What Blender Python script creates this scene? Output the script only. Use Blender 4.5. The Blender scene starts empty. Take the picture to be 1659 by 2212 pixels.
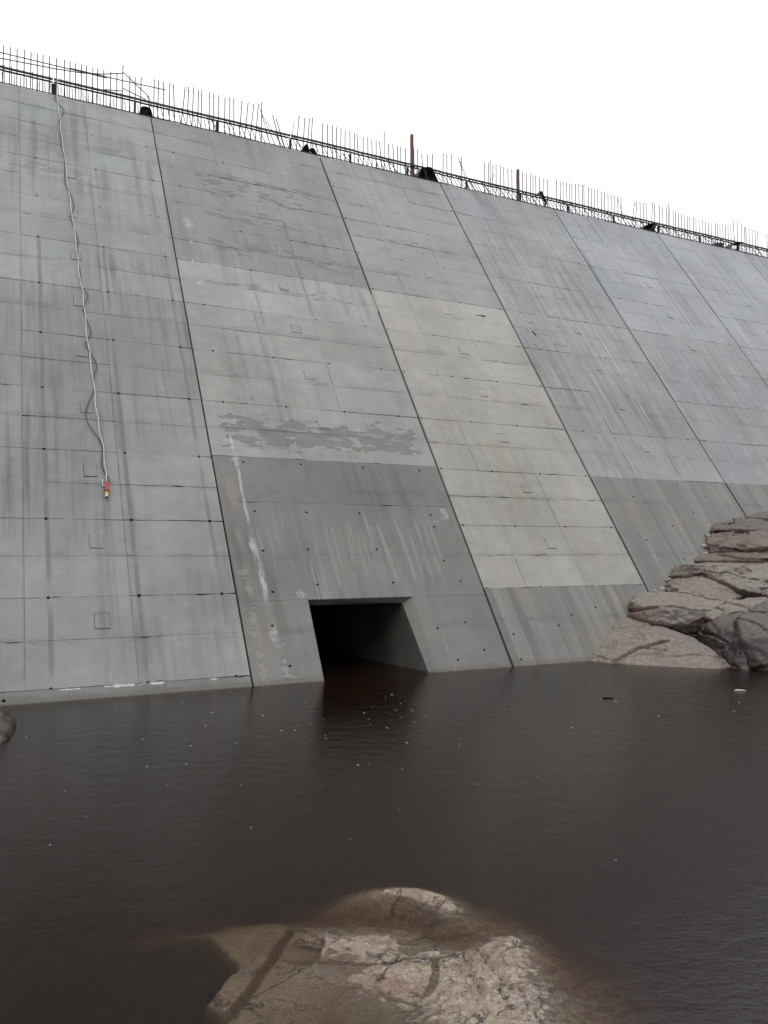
import bpy, bmesh, math, random
from mathutils import Vector, Matrix, noise, geometry

scene = bpy.context.scene
R = math.radians

# ------------------------------------------------------------------ camera
cam_data = bpy.data.cameras.new('camera')
cam_data.sensor_fit = 'VERTICAL'
cam_data.sensor_height = 36.0
cam_data.lens = 36.0 * 1758.0 / 2212.0
cam_data.clip_start = 0.05
cam_data.clip_end = 2000.0
cam = bpy.data.objects.new('camera', cam_data)
cam.location = (0, 0, 2.0)
cam.rotation_euler = (R(90 + 2.67), 0, 0)
scene.collection.objects.link(cam)
scene.camera = cam

# ------------------------------------------------------------------ overcast sky
SUN_EL, SUN_AZ = 58.0, 200.0      # azimuth clockwise from +Y
world = bpy.data.worlds.new('World')
scene.world = world
world.use_nodes = True
wn = world.node_tree
wn.nodes.clear()
w_out = wn.nodes.new('ShaderNodeOutputWorld')
w_bg = wn.nodes.new('ShaderNodeBackground')
w_sky = wn.nodes.new('ShaderNodeTexSky')
w_sky.sky_type = 'NISHITA'
w_sky.sun_disc = False
w_sky.sun_elevation = R(SUN_EL)
w_sky.sun_rotation = R(SUN_AZ)
w_mix = wn.nodes.new('ShaderNodeMix')
w_mix.data_type = 'RGBA'
w_mix.inputs['Factor'].default_value = 0.93       # closed cloud cover over the clear sky
w_mix.inputs['B'].default_value = (11.8, 11.9, 12.2, 1)
wn.links.new(w_sky.outputs['Color'], w_mix.inputs['A'])
wn.links.new(w_mix.outputs['Result'], w_bg.inputs['Color'])
w_bg.inputs['Strength'].default_value = 0.1
wn.links.new(w_bg.outputs['Background'], w_out.inputs['Surface'])

sun_data = bpy.data.lights.new('sun', 'SUN')
sun_data.energy = 0.5
sun_data.angle = R(50)
sun_data.color = (1.0, 0.98, 0.95)
sun = bpy.data.objects.new('sun', sun_data)
sd = Vector((math.sin(R(SUN_AZ)) * math.cos(R(SUN_EL)), math.cos(R(SUN_AZ)) * math.cos(R(SUN_EL)), math.sin(R(SUN_EL))))
sun.rotation_euler = sd.to_track_quat('Z', 'Y').to_euler()
scene.collection.objects.link(sun)

scene.view_settings.view_transform = 'Standard'
scene.view_settings.look = 'None'
scene.view_settings.exposure = 0.23
scene.view_settings.gamma = 1.0
scene.view_settings.use_curve_mapping = False
scene.cycles.use_denoising = True
scene.cycles.max_bounces = 5
scene.cycles.diffuse_bounces = 3
scene.cycles.glossy_bounces = 2
scene.cycles.transparent_max_bounces = 12
scene.cycles.volume_bounces = 1

# ------------------------------------------------------------------ helpers
def link(o, parent=None):
    scene.collection.objects.link(o)
    if parent is not None:
        o.parent = parent
    return o

def tag(o, label=None, category=None, group=None, kind=None):
    if label: o['label'] = label
    if category: o['category'] = category
    if group: o['group'] = group
    if kind: o['kind'] = kind
    return o

def empty(name, loc=(0, 0, 0), rot=(0, 0, 0)):
    o = bpy.data.objects.new(name, None)
    o.empty_display_size = 0.2
    o.location = loc
    o.rotation_euler = rot
    return link(o)

def mesh_obj(name, verts, faces, mat, parent=None, smooth=False):
    me = bpy.data.meshes.new(name)
    me.from_pydata([tuple(v) for v in verts], [], faces)
    me.materials.append(mat)
    if smooth:
        me.shade_smooth()
    me.update()
    return link(bpy.data.objects.new(name, me), parent)

def fix_normals(me):
    bm = bmesh.new(); bm.from_mesh(me)
    bmesh.ops.recalc_face_normals(bm, faces=bm.faces)
    bm.to_mesh(me); bm.free()

class Geo:
    """collects boxes and tubes into one mesh"""
    def __init__(s): s.v = []; s.f = []
    def box(s, lo, hi):
        b = len(s.v)
        for z in (lo[2], hi[2]):
            for x, y in ((lo[0], lo[1]), (hi[0], lo[1]), (hi[0], hi[1]), (lo[0], hi[1])):
                s.v.append((x, y, z))
        s.f += [(b, b+3, b+2, b+1), (b+4, b+5, b+6, b+7)] + [(b+i, b+(i+1) % 4, b+4+(i+1) % 4, b+4+i) for i in range(4)]
    def tube(s, pts, r, n=6, caps=True):
        pts = [Vector(p) for p in pts]
        rad = r if isinstance(r, (list, tuple)) else [r] * len(pts)
        b = len(s.v)
        up = None
        for i, p in enumerate(pts):
            d = (pts[min(i+1, len(pts)-1)] - pts[max(i-1, 0)]).normalized()
            if up is None:
                up = Vector((0, 0, 1)) if abs(d.z) < 0.9 else Vector((1, 0, 0))
            a = d.cross(up).normalized(); c = a.cross(d).normalized(); up = c
            for k in range(n):
                t = 2 * math.pi * k / n
                s.v.append(tuple(p + (a * math.cos(t) + c * math.sin(t)) * rad[i]))
        for i in range(len(pts) - 1):
            for k in range(n):
                s.f.append((b+i*n+k, b+i*n+(k+1) % n, b+(i+1)*n+(k+1) % n, b+(i+1)*n+k))
        if caps:
            s.f.append(tuple(b+k for k in reversed(range(n))))
            s.f.append(tuple(b+(len(pts)-1)*n+k for k in range(n)))
    def build(s, name, mat, parent=None, smooth=False):
        return mesh_obj(name, s.v, s.f, mat, parent, smooth)

class NT:
    """small node expression builder"""
    def __init__(s, name):
        s.mat = bpy.data.materials.new(name)
        s.mat.use_nodes = True
        s.t = s.mat.node_tree
        s.t.nodes.clear()
        s.out = s.t.nodes.new('ShaderNodeOutputMaterial')
    def n(s, kind, **kw):
        nd = s.t.nodes.new(kind)
        for k, v in kw.items(): setattr(nd, k, v)
        return nd
    def put(s, sock, val):
        if hasattr(val, 'is_output'): s.t.links.new(val, sock)
        else:
            if isinstance(val, tuple) and len(val) == 3 and sock.type == 'RGBA': val = (*val, 1)
            sock.default_value = val
    def m(s, op, a, b=0.0, clamp=False):
        nd = s.n('ShaderNodeMath', operation=op, use_clamp=clamp)
        s.put(nd.inputs[0], a); s.put(nd.inputs[1], b)
        return nd.outputs[0]
    def smooth(s, x, lo, hi, a=0.0, b=1.0):
        nd = s.n('ShaderNodeMapRange', interpolation_type='SMOOTHSTEP')
        for i, v in enumerate((x, lo, hi, a, b)): s.put(nd.inputs[i], v)
        return nd.outputs[0]
    def lin(s, x, lo, hi, a=0.0, b=1.0):
        nd = s.n('ShaderNodeMapRange')
        for i, v in enumerate((x, lo, hi, a, b)): s.put(nd.inputs[i], v)
        return nd.outputs[0]
    def coord(s, which='Object'):
        return s.n('ShaderNodeTexCoord').outputs[which]
    def map(s, vec, scale=(1, 1, 1), loc=(0, 0, 0), rot=(0, 0, 0)):
        nd = s.n('ShaderNodeMapping')
        s.put(nd.inputs[0], vec); nd.inputs['Location'].default_value = loc
        nd.inputs['Rotation'].default_value = rot; nd.inputs['Scale'].default_value = scale
        return nd.outputs[0]
    def noise(s, vec, scale=1.0, detail=4.0, rough=0.55, dist=0.0):
        nd = s.n('ShaderNodeTexNoise')
        s.put(nd.inputs['Vector'], vec); s.put(nd.inputs['Scale'], scale)
        nd.inputs['Detail'].default_value = detail; nd.inputs['Roughness'].default_value = rough
        nd.inputs['Distortion'].default_value = dist
        return nd.outputs['Fac']
    def voro(s, vec, scale=1.0, feature='F1', out='Distance'):
        nd = s.n('ShaderNodeTexVoronoi', feature=feature)
        s.put(nd.inputs['Vector'], vec); s.put(nd.inputs['Scale'], scale)
        return nd.outputs[out]
    def mix(s, f, a, b, blend='MIX'):
        nd = s.n('ShaderNodeMix', data_type='RGBA', blend_type=blend)
        s.put(nd.inputs['Factor'], f); s.put(nd.inputs['A'], a); s.put(nd.inputs['B'], b)
        return nd.outputs['Result']
    def mul(s, col, f):
        nd = s.n('ShaderNodeVectorMath', operation='SCALE')
        s.put(nd.inputs[0], col); s.put(nd.inputs['Scale'], f)
        return nd.outputs[0]
    def bump(s, h, strength=0.3, dist=0.01, normal=None):
        nd = s.n('ShaderNodeBump')
        s.put(nd.inputs['Height'], h); nd.inputs['Strength'].default_value = strength
        nd.inputs['Distance'].default_value = dist
        if normal is not None: s.put(nd.inputs['Normal'], normal)
        return nd.outputs[0]
    def bsdf(s, col, rough=0.7, normal=None, spec=0.5, metal=0.0):
        nd = s.n('ShaderNodeBsdfPrincipled')
        s.put(nd.inputs['Base Color'], col); s.put(nd.inputs['Roughness'], rough)
        s.put(nd.inputs['Specular IOR Level'], spec); s.put(nd.inputs['Metallic'], metal)
        if normal is not None: s.put(nd.inputs['Normal'], normal)
        s.t.links.new(nd.outputs[0], s.out.inputs['Surface'])
        return nd

# ------------------------------------------------------------------ materials
def concrete(name, base, mott=0.22, streak=0.2, pale=0.0, stains=(), stripes=0.0):
    """formed concrete; object space is (u along the dam, v up the slope, n out of the face)"""
    k = NT(name)
    co = k.coord('Object')
    sep = k.n('ShaderNodeSeparateXYZ'); k.put(sep.inputs[0], co)
    u, v = sep.outputs[0], sep.outputs[1]
    info = k.n('ShaderNodeObjectInfo')
    col = k.mix(1.0, base, info.outputs['Color'], 'MULTIPLY')
    hue = k.noise(k.map(co, (0.9, 0.7, 1), (17, 29, 0)), 1.0, 4, 0.6)
    col = k.mix(1.0, col, k.mix(k.smooth(hue, 0.35, 0.65), (0.98, 1.005, 0.995), (1.03, 1.0, 0.955)), 'MULTIPLY')
    big = k.noise(k.map(co, (0.55, 0.4, 1)), 1.0, 6, 0.62)
    col = k.mul(col, k.lin(big, 0.3, 0.7, 1 - mott, 1 + mott))
    cloud = k.noise(k.map(co, (2.2, 3.4, 1), (7, 3, 0)), 1.0, 5, 0.65)
    col = k.mul(col, k.lin(cloud, 0.3, 0.7, 0.89, 1.11))
    dr = k.noise(k.map(co, (5.5, 0.22, 1), (3, 1, 0)), 1.0, 5, 0.6)
    where = k.noise(k.map(co, (0.5, 0.35, 1), (11, 5, 0)), 1.0, 3)
    amt = k.smooth(where, 0.38, 0.65)
    col = k.mul(col, k.lin(k.m('MULTIPLY', k.smooth(dr, 0.42, 0.68), amt), 0, 1, 1.0, 1.0 - streak * 1.6))
    if pale:
        dp = k.noise(k.map(co, (9, 0.16, 1), (23, 8, 0)), 1.0, 6, 0.66)
        wp = k.smooth(k.noise(k.map(co, (0.45, 0.5, 1), (31, 2, 0)), 1.0, 4), 0.4, 0.6)
        col = k.mix(k.m('MULTIPLY', k.m('MULTIPLY', k.smooth(dp, 0.52, 0.72), wp), pale), col, (0.5, 0.49, 0.46))
    if stripes:
        st = k.n('ShaderNodeTexWhiteNoise', noise_dimensions='1D')
        wob = k.m('MULTIPLY', k.noise(k.map(co, (0.6, 0.25, 1)), 1.0, 2), 0.25)
        k.put(st.inputs['W'], k.m('FLOOR', k.m('MULTIPLY', k.m('ADD', u, wob), 6.3)))
        below = k.smooth(v, stripes, stripes + 0.02, 1.0, 0.0)
        col = k.mul(col, k.lin(k.m('MULTIPLY', k.m('SUBTRACT', st.outputs[0], 0.5), below), -0.5, 0.5, 0.84, 1.18))
        s2 = k.noise(k.map(co, (16, 0.3, 1), (2, 2, 0)), 1.0, 3)
        col = k.mul(col, k.lin(k.m('MULTIPLY', k.m('SUBTRACT', s2, 0.5), below), -0.2, 0.2, 0.88, 1.12))
    lf = k.m('ABSOLUTE', k.m('SUBTRACT', k.m('FRACT', k.m('DIVIDE', k.m('ADD', v, 6.98), 1.432)), 0.5))
    near = k.smooth(lf, 0.0, 0.09, 1.0, 0.0)
    gn = k.noise(k.map(co, (2.2, 6, 1), (41, 7, 0)), 1.0, 6, 0.68)
    col = k.mul(col, k.lin(k.m('MULTIPLY', near, k.smooth(gn, 0.42, 0.62)), 0, 1, 1.0, 0.8))
    height = None
    for i, st in enumerate(stains):
        kind, u0, u1, v0, v1, c, amount = st[:7]
        thr = st[7] if len(st) > 7 else 0.5
        if kind == 'blob':                   # one encrusted patch with a ragged rim
            wv = k.m('SUBTRACT', k.noise(k.map(co, (13, 4.5, 1), (3.1 * i, 0, 0)), 1.0, 6, 0.7), 0.5)
            du = k.m('DIVIDE', k.m('SUBTRACT', u, 0.5 * (u0 + u1)), 0.5 * (u1 - u0))
            dv = k.m('DIVIDE', k.m('SUBTRACT', v, 0.5 * (v0 + v1)), 0.5 * (v1 - v0))
            rr = k.m('SQRT', k.m('ADD', k.m('MULTIPLY', du, du), k.m('MULTIPLY', dv, dv)))
            mk = k.smooth(k.m('ADD', rr, k.m('MULTIPLY', wv, 3.0)), 0.35, 1.0, 1.0, 0.0)
            mk = k.m('MULTIPLY', mk, k.smooth(k.noise(k.map(co, (9, 9, 1), (0, i, 0)), 1.0, 5, 0.7), 0.36, 0.56, 0.15, 1.0))
        elif kind == 'band':                   # narrow vertical seam mark
            wob = k.m('MULTIPLY', k.m('SUBTRACT', k.noise(k.map(co, (0.2, 1.3, 1), (u0, 0, 0)), 1.0, 5, 0.65), 0.5), 0.05 if c[0] < 0.4 else 0.22)
            dx = k.m('ABSOLUTE', k.m('SUBTRACT', k.m('ADD', u, wob), 0.5 * (u0 + u1)))
            w = 0.5 * (u1 - u0)
            mk = k.smooth(dx, w * 0.55, w, 1.0, 0.0)
            mk = k.m('MULTIPLY', mk, k.smooth(k.noise(k.map(co, (0.7, 0.8, 1) if c[0] < 0.4 else (14, 2.2, 1), (u0 * 3, 0, 0)), 1.0, 4), 0.3 if c[0] < 0.4 else 0.4, 0.55))
            rv = k.m('MULTIPLY', k.smooth(v, v0, v0 + 0.3), k.smooth(v, v1 - 0.5, v1, 1.0, 0.0))
            mk = k.m('MULTIPLY', mk, rv)
        else:
            soft = {'scab': 0.35, 'smear': 0.9, 'drip': 0.5, 'wash': 0.5, 'line': 0.03}[kind]
            sc, det, edge = {'scab': ((2.3, 5.4, 1), 8, 0.022), 'smear': ((0.8, 3.6, 1), 5, 0.2), 'drip': ((11, 0.5, 1), 6, 0.14),
                             'wash': ((3, 1.1, 1), 5, 0.3), 'line': ((3, 2.5, 1), 4, 0.05)}[kind]
            nz = k.noise(k.map(co, sc, (13.7 * i, 5.1 * i, 0)), 1.0, det, 0.6)
            du = k.m('MINIMUM', k.m('SUBTRACT', u, u0), k.m('SUBTRACT', u1, u))
            dv = k.m('MINIMUM', k.m('SUBTRACT', v, v0), k.m('SUBTRACT', v1, v))
            reg = k.m('DIVIDE', k.m('MINIMUM', du, dv), min(soft, 0.5 * min(u1 - u0, v1 - v0)))
            reg = k.m('MINIMUM', reg, 1.0)
            val = k.m('ADD', nz, k.m('MULTIPLY', k.m('SUBTRACT', reg, 1.0), 0.22))
            mk = k.smooth(val, thr, thr + edge)
            mk = k.m('MULTIPLY', mk, k.smooth(reg, 0.0, 0.1))
            if kind == 'scab':
                mk = k.m('MULTIPLY', mk, k.lin(gn, 0.3, 0.7, 0.55, 1.0))
                hh = k.m('MULTIPLY', mk, -1.0)
                height = hh if height is None else k.m('ADD', height, hh)
        col = k.mix(k.m('MULTIPLY', mk, amount), col, c)
    tide = k.smooth(k.m('ADD', v, k.m('MULTIPLY', k.m('SUBTRACT', gn, 0.5), 0.28)), 0.03, 0.13, 1.0, 0.0)
    col = k.mix(k.m('MULTIPLY', tide, 0.6), col, (0.13, 0.115, 0.095))     # tide mark left by the brown water
    grain = k.noise(co, 38.0, 5, 0.7)
    col = k.mul(col, k.lin(grain, 0.25, 0.75, 0.88, 1.12))
    pits = k.smooth(k.voro(co, 9.0), 0.0, 0.07, 1.0, 0.0)
    col = k.mul(col, k.lin(k.m('MULTIPLY', pits, k.smooth(k.noise(co, 3.0, 2), 0.5, 0.6)), 0, 1, 1, 0.5))
    nrm = k.bump(k.noise(k.map(co, (0.9, 1.4, 1)), 1.0, 4), 0.35, 0.05)
    nrm = k.bump(grain, 0.4, 0.006, nrm)
    if height is not None:
        nrm = k.bump(height, 0.8, 0.008, nrm)
    k.bsdf(col, k.lin(cloud, 0.3, 0.7, 0.5, 0.72), nrm, 0.45)
    return k.mat

def plain(name, col, rough=0.6, var=0.25, scale=12.0, metal=0.0, bumpy=0.0, spec=0.5):
    k = NT(name)
    co = k.coord('Object')
    nz = k.noise(co, scale, 5, 0.65)
    c = k.mul(col, k.lin(nz, 0.25, 0.75, 1 - var, 1 + var))
    k.bsdf(c, rough, k.bump(nz, bumpy, 0.01) if bumpy else None, spec, metal)
    return k.mat

def rock_mat(name, c_dark, c_mid, c_light, dust_toplight, dust_toplight_amt=0.6, scale=1.0, rough=0.55):
    k = NT(name)
    co = k.coord('Object')
    a = k.noise(co, 1.3 * scale, 8, 0.62, 0.4)
    b = k.noise(k.map(co, (1, 1, 2.6), (5, 9, 2)), 3.1 * scale, 8, 0.7, 0.6)
    c = k.noise(k.map(co, (1, 1, 1), (3, 1, 7)), 15 * scale, 8, 0.72)
    col = k.mix(k.smooth(a, 0.36, 0.62), c_dark, c_mid)
    col = k.mix(k.m('MULTIPLY', k.smooth(b, 0.52, 0.7), 0.75), col, c_light)
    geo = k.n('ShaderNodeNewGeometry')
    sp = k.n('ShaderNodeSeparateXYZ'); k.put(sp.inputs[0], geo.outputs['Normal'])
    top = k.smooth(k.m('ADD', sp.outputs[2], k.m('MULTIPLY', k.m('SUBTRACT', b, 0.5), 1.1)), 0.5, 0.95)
    col = k.mix(k.m('MULTIPLY', top, dust_toplight_amt), col, dust_toplight)  # tops: dust plus painted sky light, against body tones darkened for shaded sides
    col = k.mul(col, k.lin(c, 0.3, 0.7, 0.55, 1.45))
    spk = k.smooth(k.voro(co, 26.0 * scale), 0.1, 0.22, 1.0, 0.0)
    col = k.mul(col, k.lin(k.m('MULTIPLY', spk, k.smooth(k.noise(co, 5 * scale, 3), 0.5, 0.62)), 0, 1, 1, 0.45))
    ck = k.voro(k.map(co, (1, 1, 2.0)), 1.7 * scale, 'DISTANCE_TO_EDGE')
    nrm = k.bump(k.m('ADD', k.m('MULTIPLY', b, 0.6), k.m('MULTIPLY', c, 0.4)), 0.9, 0.045 / scale)
    nrm = k.bump(k.noise(co, 60 * scale, 4, 0.7), 0.5, 0.008, nrm)
    k.bsdf(col, rough, nrm, 0.5)
    return k.mat

def g(x): return (x, x, x * 0.985)
DARK = (0.135, 0.133, 0.128)
WHITE = (0.62, 0.62, 0.66)
WARM = (0.36, 0.33, 0.27)
C_EDGE = concrete('concrete_edge', (0.29, 0.29, 0.285))
C1 = concrete('concrete_streaked_grey', (0.28, 0.286, 0.282), 0.2, 0.26, 0, [
    ('band', -7.36, -7.27, 0.2, 10.4, DARK, 0.62), ('band', -6.12, -6.03, 0.2, 10.4, DARK, 0.62), ('band', -4.85, -4.77, 0.9, 10.4, DARK, 0.55),
    ('band', -7.68, -7.63, 0.2, 13.0, DARK, 0.25), ('band', -6.22, -6.17, 0.2, 13, DARK, 0.2),
    ('drip', -9.1, -4.6, 4.4, 9.2, (0.16, 0.16, 0.157), 0.4, 0.48), ('wash', -9.1, -4.6, 6.0, 8.9, (0.19, 0.19, 0.185), 0.4, 0.4),
    ('smear', -9.0, -5.1, 13.3, 14.7, (0.13, 0.128, 0.125), 0.65, 0.42), ('scab', -8.6, -6.0, 12.3, 13.1, (0.17, 0.168, 0.165), 0.6, 0.5),
    ('wash', -9, -4.7, 0.35, 0.95, (0.2, 0.197, 0.19), 0.6, 0.45), ('line', -7.4, -4.62, 0.12, 0.21, WHITE, 0.85, 0.5),
    ('drip', -8.6, -4.7, 0.0, 0.6, (0.45, 0.44, 0.41), 0.5, 0.55)])
C2 = concrete('concrete_scabbed_grey', (0.305, 0.302, 0.295), 0.2, 0.13, 0.15, [
    ('scab', -4.5, -0.05, 4.55, 5.68, (0.165, 0.163, 0.158), 0.95, 0.455),
    ('scab', -4.2, -2.7, 6.7, 7.4, (0.16, 0.158, 0.155), 0.8, 0.56), ('scab', -4.2, -2.7, 5.75, 6.3, (0.17, 0.168, 0.165), 0.75, 0.57),
    ('scab', -4.3, -0.4, 9.1, 9.95, (0.18, 0.178, 0.175), 0.8, 0.56),
    ('scab', -4.0, -0.3, 10.3, 11.4, (0.15, 0.148, 0.147), 0.7, 0.54), ('scab', -4.0, -0.4, 11.6, 12.5, (0.15, 0.148, 0.147), 0.8, 0.525),
    ('scab', -4.0, -0.5, 12.6, 14.2, (0.14, 0.138, 0.137), 0.8, 0.535), ('band', -1.76, -1.68, 8.6, 12.6, DARK, 0.35), ('band', -2.98, -2.9, 8.0, 10.3, DARK, 0.35),
    ('blob', -4.28, -4.04, 11.3, 11.75, WHITE, 0.55), ('blob', -4.22, -4.12, 10.78, 10.92, WHITE, 0.5), ('blob', -4.25, -4.1, 10.05, 10.2, WHITE, 0.45),
    ('band', -4.19, -4.12, 4.4, 5.35, WHITE, 0.5), ('blob', -4.25, -4.05, 9.3, 9.5, WHITE, 0.5)])
C2D = concrete('concrete_dark_lower_pour', (0.19, 0.187, 0.18), 0.18, 0.16, 0.0, [
    ('drip', -3.3, -0.2, 1.4, 3.4, (0.30, 0.285, 0.255), 0.6, 0.47), ('drip', -3.7, -2.6, 0.0, 2.6, (0.31, 0.31, 0.30), 0.6, 0.46),
    ('drip', -4.3, -2.9, 2.4, 4.3, (0.29, 0.29, 0.28), 0.4, 0.52),
    ('wash', -4.6, -4.15, -0.5, 4.4, (0.27, 0.24, 0.185), 0.85, 0.38), ('scab', -4.58, -4.18, -0.1, 2.6, (0.3, 0.285, 0.245), 0.6, 0.49),
    ('band', -4.18, -4.12, 2.7, 4.7, WHITE, 0.45), ('blob', -4.26, -4.06, 4.25, 4.58, WHITE, 0.4), ('band', -4.17, -4.07, 1.3, 2.9, WHITE, 0.35),
    ('blob', -4.22, -4.09, 2.3, 2.78, WHITE, 0.5), ('blob', -4.18, -4.05, 1.6, 2.15, WHITE, 0.55), ('blob', -4.2, -4.02, 0.62, 1.05, WHITE, 0.35),
    ('scab', -4.3, -3.75, -0.1, 0.85, (0.34, 0.335, 0.32), 0.6, 0.5), ('blob', -3.6, -3.42, 1.44, 1.66, WHITE, 0.4),
    ('band', -1.16, -1.1, -0.3, 0.8, WHITE, 0.45), ('blob', -0.32, -0.1, 3.1, 3.5, (0.42, 0.42, 0.4), 0.6), ('drip', -4.5, -3.2, 1.6, 3.3, (0.33, 0.33, 0.32), 0.5, 0.5),
    ('smear', -3.4, -0.1, 2.8, 3.4, (0.27, 0.26, 0.235), 0.5, 0.48)])
C3 = concrete('concrete_pale_smooth', (0.34, 0.334, 0.314), 0.15, 0.1, 0.0, [
    ('wash', 1.35, 2.0, 1.6, 7.4, (0.33, 0.265, 0.175), 0.5, 0.36), ('drip', 1.55, 1.85, 1.6, 4.6, (0.33, 0.25, 0.15), 0.5, 0.4),
    ('smear', 0.1, 3.9, 1.9, 2.5, (0.28, 0.275, 0.262), 0.5, 0.5),
    ('smear', 0.8, 3.4, 12.4, 14.4, (0.17, 0.17, 0.172), 0.6, 0.54), ('scab', 0.5, 3.6, 11.4, 12.8, (0.17, 0.17, 0.172), 0.5, 0.6)])
C3D = concrete('concrete_board_marked', (0.205, 0.2, 0.19), 0.1, 0.1, 0.2, [], stripes=20)
C4 = concrete('concrete_pale_drips', (0.285, 0.282, 0.277), 0.16, 0.22, 0.75, [
    ('drip', 4.0, 8.0, 4.3, 14.2, (0.19, 0.187, 0.182), 0.5, 0.5), ('scab', 4.0, 6.2, 8.4, 10.2, (0.16, 0.158, 0.155), 0.7, 0.59),
    ('smear', 4.2, 7.9, 12.3, 14.2, (0.18, 0.178, 0.176), 0.6, 0.5)])
C5 = concrete('concrete_bluish_drips', (0.29, 0.291, 0.293), 0.14, 0.2, 0.6, [
    ('drip', 8.2, 12.5, 4.3, 10.5, (0.19, 0.187, 0.183), 0.5, 0.5), ('smear', 8.4, 12.4, 9.8, 11.6, (0.2, 0.198, 0.196), 0.5, 0.5)])
C6 = concrete('concrete_far_grey', (0.295, 0.297, 0.3), 0.14, 0.18, 0.35, [])
C_TUN = concrete('concrete_wet_shaded_culvert', (0.105, 0.1, 0.093), 0.2, 0.2, 0.0)  # wet concrete, darkened further to put the bore's deep shade into its colour

STEEL = plain('rusted_bar_steel', (0.085, 0.08, 0.082), 0.6, 0.35, 6.0)
STEEL_DK = plain('dark_bar_steel', (0.045, 0.042, 0.044), 0.6, 0.35, 6.0)
RAIL = plain('weathered_rail', (0.035, 0.033, 0.035), 0.65, 0.4, 9.0)
TIMBER = plain('brown_timber', (0.16, 0.095, 0.065), 0.8, 0.35, 14.0, bumpy=0.3)
RUBBER = plain('black_rubber', (0.022, 0.022, 0.025), 0.55, 0.3, 8.0)
ROPE = plain('white_rope', (0.62, 0.61, 0.57), 0.8, 0.12, 40.0)
CABLE = plain('black_cable', (0.025, 0.025, 0.028), 0.5, 0.2, 20.0)
STRING = plain('pale_line', (0.35, 0.34, 0.33), 0.7, 0.1, 20.0)
RED = plain('red_plastic', (0.5, 0.035, 0.05), 0.45, 0.12, 30.0)
YELLOW = plain('yellow_plastic', (0.75, 0.42, 0.05), 0.4, 0.1, 30.0)
CLEAR = plain('clear_tip', (0.75, 0.76, 0.74), 0.2, 0.05, 30.0)
WOODPALE = plain('bleached_stick', (0.6, 0.57, 0.5), 0.7, 0.15, 40.0)
FOAM = plain('bubble_film', (0.34, 0.34, 0.33), 0.3, 0.2, 60.0)

# ------------------------------------------------------------------ dam frame
BETA = R(54.918)
SB, CB = math.sin(BETA), math.cos(BETA)
ORIGIN = Vector((2.18888, 14.07602, 0.0))
AZ = math.atan2(0.44032721, 0.89783737)
VTOP = 15.93
YC, ZC = VTOP * CB, VTOP * SB        # crest edge in the dam frame

def dam_to_world(p):
    c, s = math.cos(AZ), math.sin(AZ)
    return ORIGIN + Vector((p[0]*c - p[1]*s, p[0]*s + p[1]*c, p[2]))
def face_pt(u, v, n=0.0):            # face coordinates -> dam frame
    return Vector((u, v*CB - n*SB, v*SB + n*CB))

# ------------------------------------------------------------------ ground and water
def smoothstep(a, b, x):
    t = max(0.0, min(1.0, (x - a) / (b - a)))
    return t * t * (3 - 2 * t)

def ground_z(x, y):
    dx = max(-11.5 - x, 0.0)
    dy = max(2.6 - y, 0.0)
    d = math.hypot(dx, dy)
    z = -2.4 + 2.75 * smoothstep(0, 2.2, d) + min(26.0, max(0.0, math.hypot(max(-14.5 - x, 0.0), dy) - 3) * 1.2)  # last term: unseen hill behind the camera, added to cut sky light low down
    rr = smoothstep(7.6, 10.6, x + 0.25 * (y - 16))
    z += rr * (3.6 + 0.12 * min(25.0, max(0.0, x - 9.5)))
    z += 0.35 * noise.fractal(Vector((x * 0.35, y * 0.35, 2.0)), 0.9, 2.1, 5) * (0.4 + max(smoothstep(0, 3, d), rr))
    return z
axis = []
NG = 150
for i in range(NG + 1):
    t = 2 * i / NG - 1
    axis.append(18 * t + 520 * t ** 5)
gv = [(x, y + 8, ground_z(x, y + 8)) for y in axis for x in axis]
gf = [(j*(NG+1)+i, j*(NG+1)+i+1, (j+1)*(NG+1)+i+1, (j+1)*(NG+1)+i) for j in range(NG) for i in range(NG)]
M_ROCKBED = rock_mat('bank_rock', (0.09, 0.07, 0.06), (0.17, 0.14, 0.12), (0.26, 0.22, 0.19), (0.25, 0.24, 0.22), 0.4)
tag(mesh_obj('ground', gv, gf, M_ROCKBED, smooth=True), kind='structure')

k = NT('murky_water')
co = k.coord('Object')
far = k.n('ShaderNodeSeparateXYZ'); k.put(far.inputs[0], co)
h1 = k.noise(k.map(co, (4.5, 6, 1)), 1.0, 3, 0.55)
h2 = k.noise(k.map(co, (26, 34, 1), (4, 4, 0)), 1.0, 3, 0.6)
drops = k.voro(k.map(co, (5.5, 5.5, 1)), 1.0)
ring = k.m('MULTIPLY', k.m('SINE', k.m('MULTIPLY', drops, 70.0)), k.smooth(drops, 0.05, 0.3, 1.0, 0.0))
hsum = k.m('ADD', k.m('MULTIPLY', h1, 1.0), k.m('ADD', k.m('MULTIPLY', h2, 0.45), k.m('MULTIPLY', ring, 0.03)))
wn_ = k.bump(hsum, 0.5, 0.013)
fr = k.n('ShaderNodeFresnel'); fr.inputs['IOR'].default_value = 1.33; k.put(fr.inputs['Normal'], wn_)
gl = k.n('ShaderNodeBsdfGlossy'); gl.inputs['Roughness'].default_value = 0.1; k.put(gl.inputs['Normal'], wn_)
gl.inputs['Color'].default_value = (0.82, 0.82, 0.82, 1)
tr = k.n('ShaderNodeBsdfRefraction'); tr.inputs['IOR'].default_value = 1.33; tr.inputs['Roughness'].default_value = 0.0; k.put(tr.inputs['Normal'], wn_)
mx = k.n('ShaderNodeMixShader')
k.put(mx.inputs[0], fr.outputs[0]); k.put(mx.inputs[1], tr.outputs[0]); k.put(mx.inputs[2], gl.outputs[0])
k.t.links.new(mx.outputs[0], k.out.inputs['Surface'])
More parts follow.
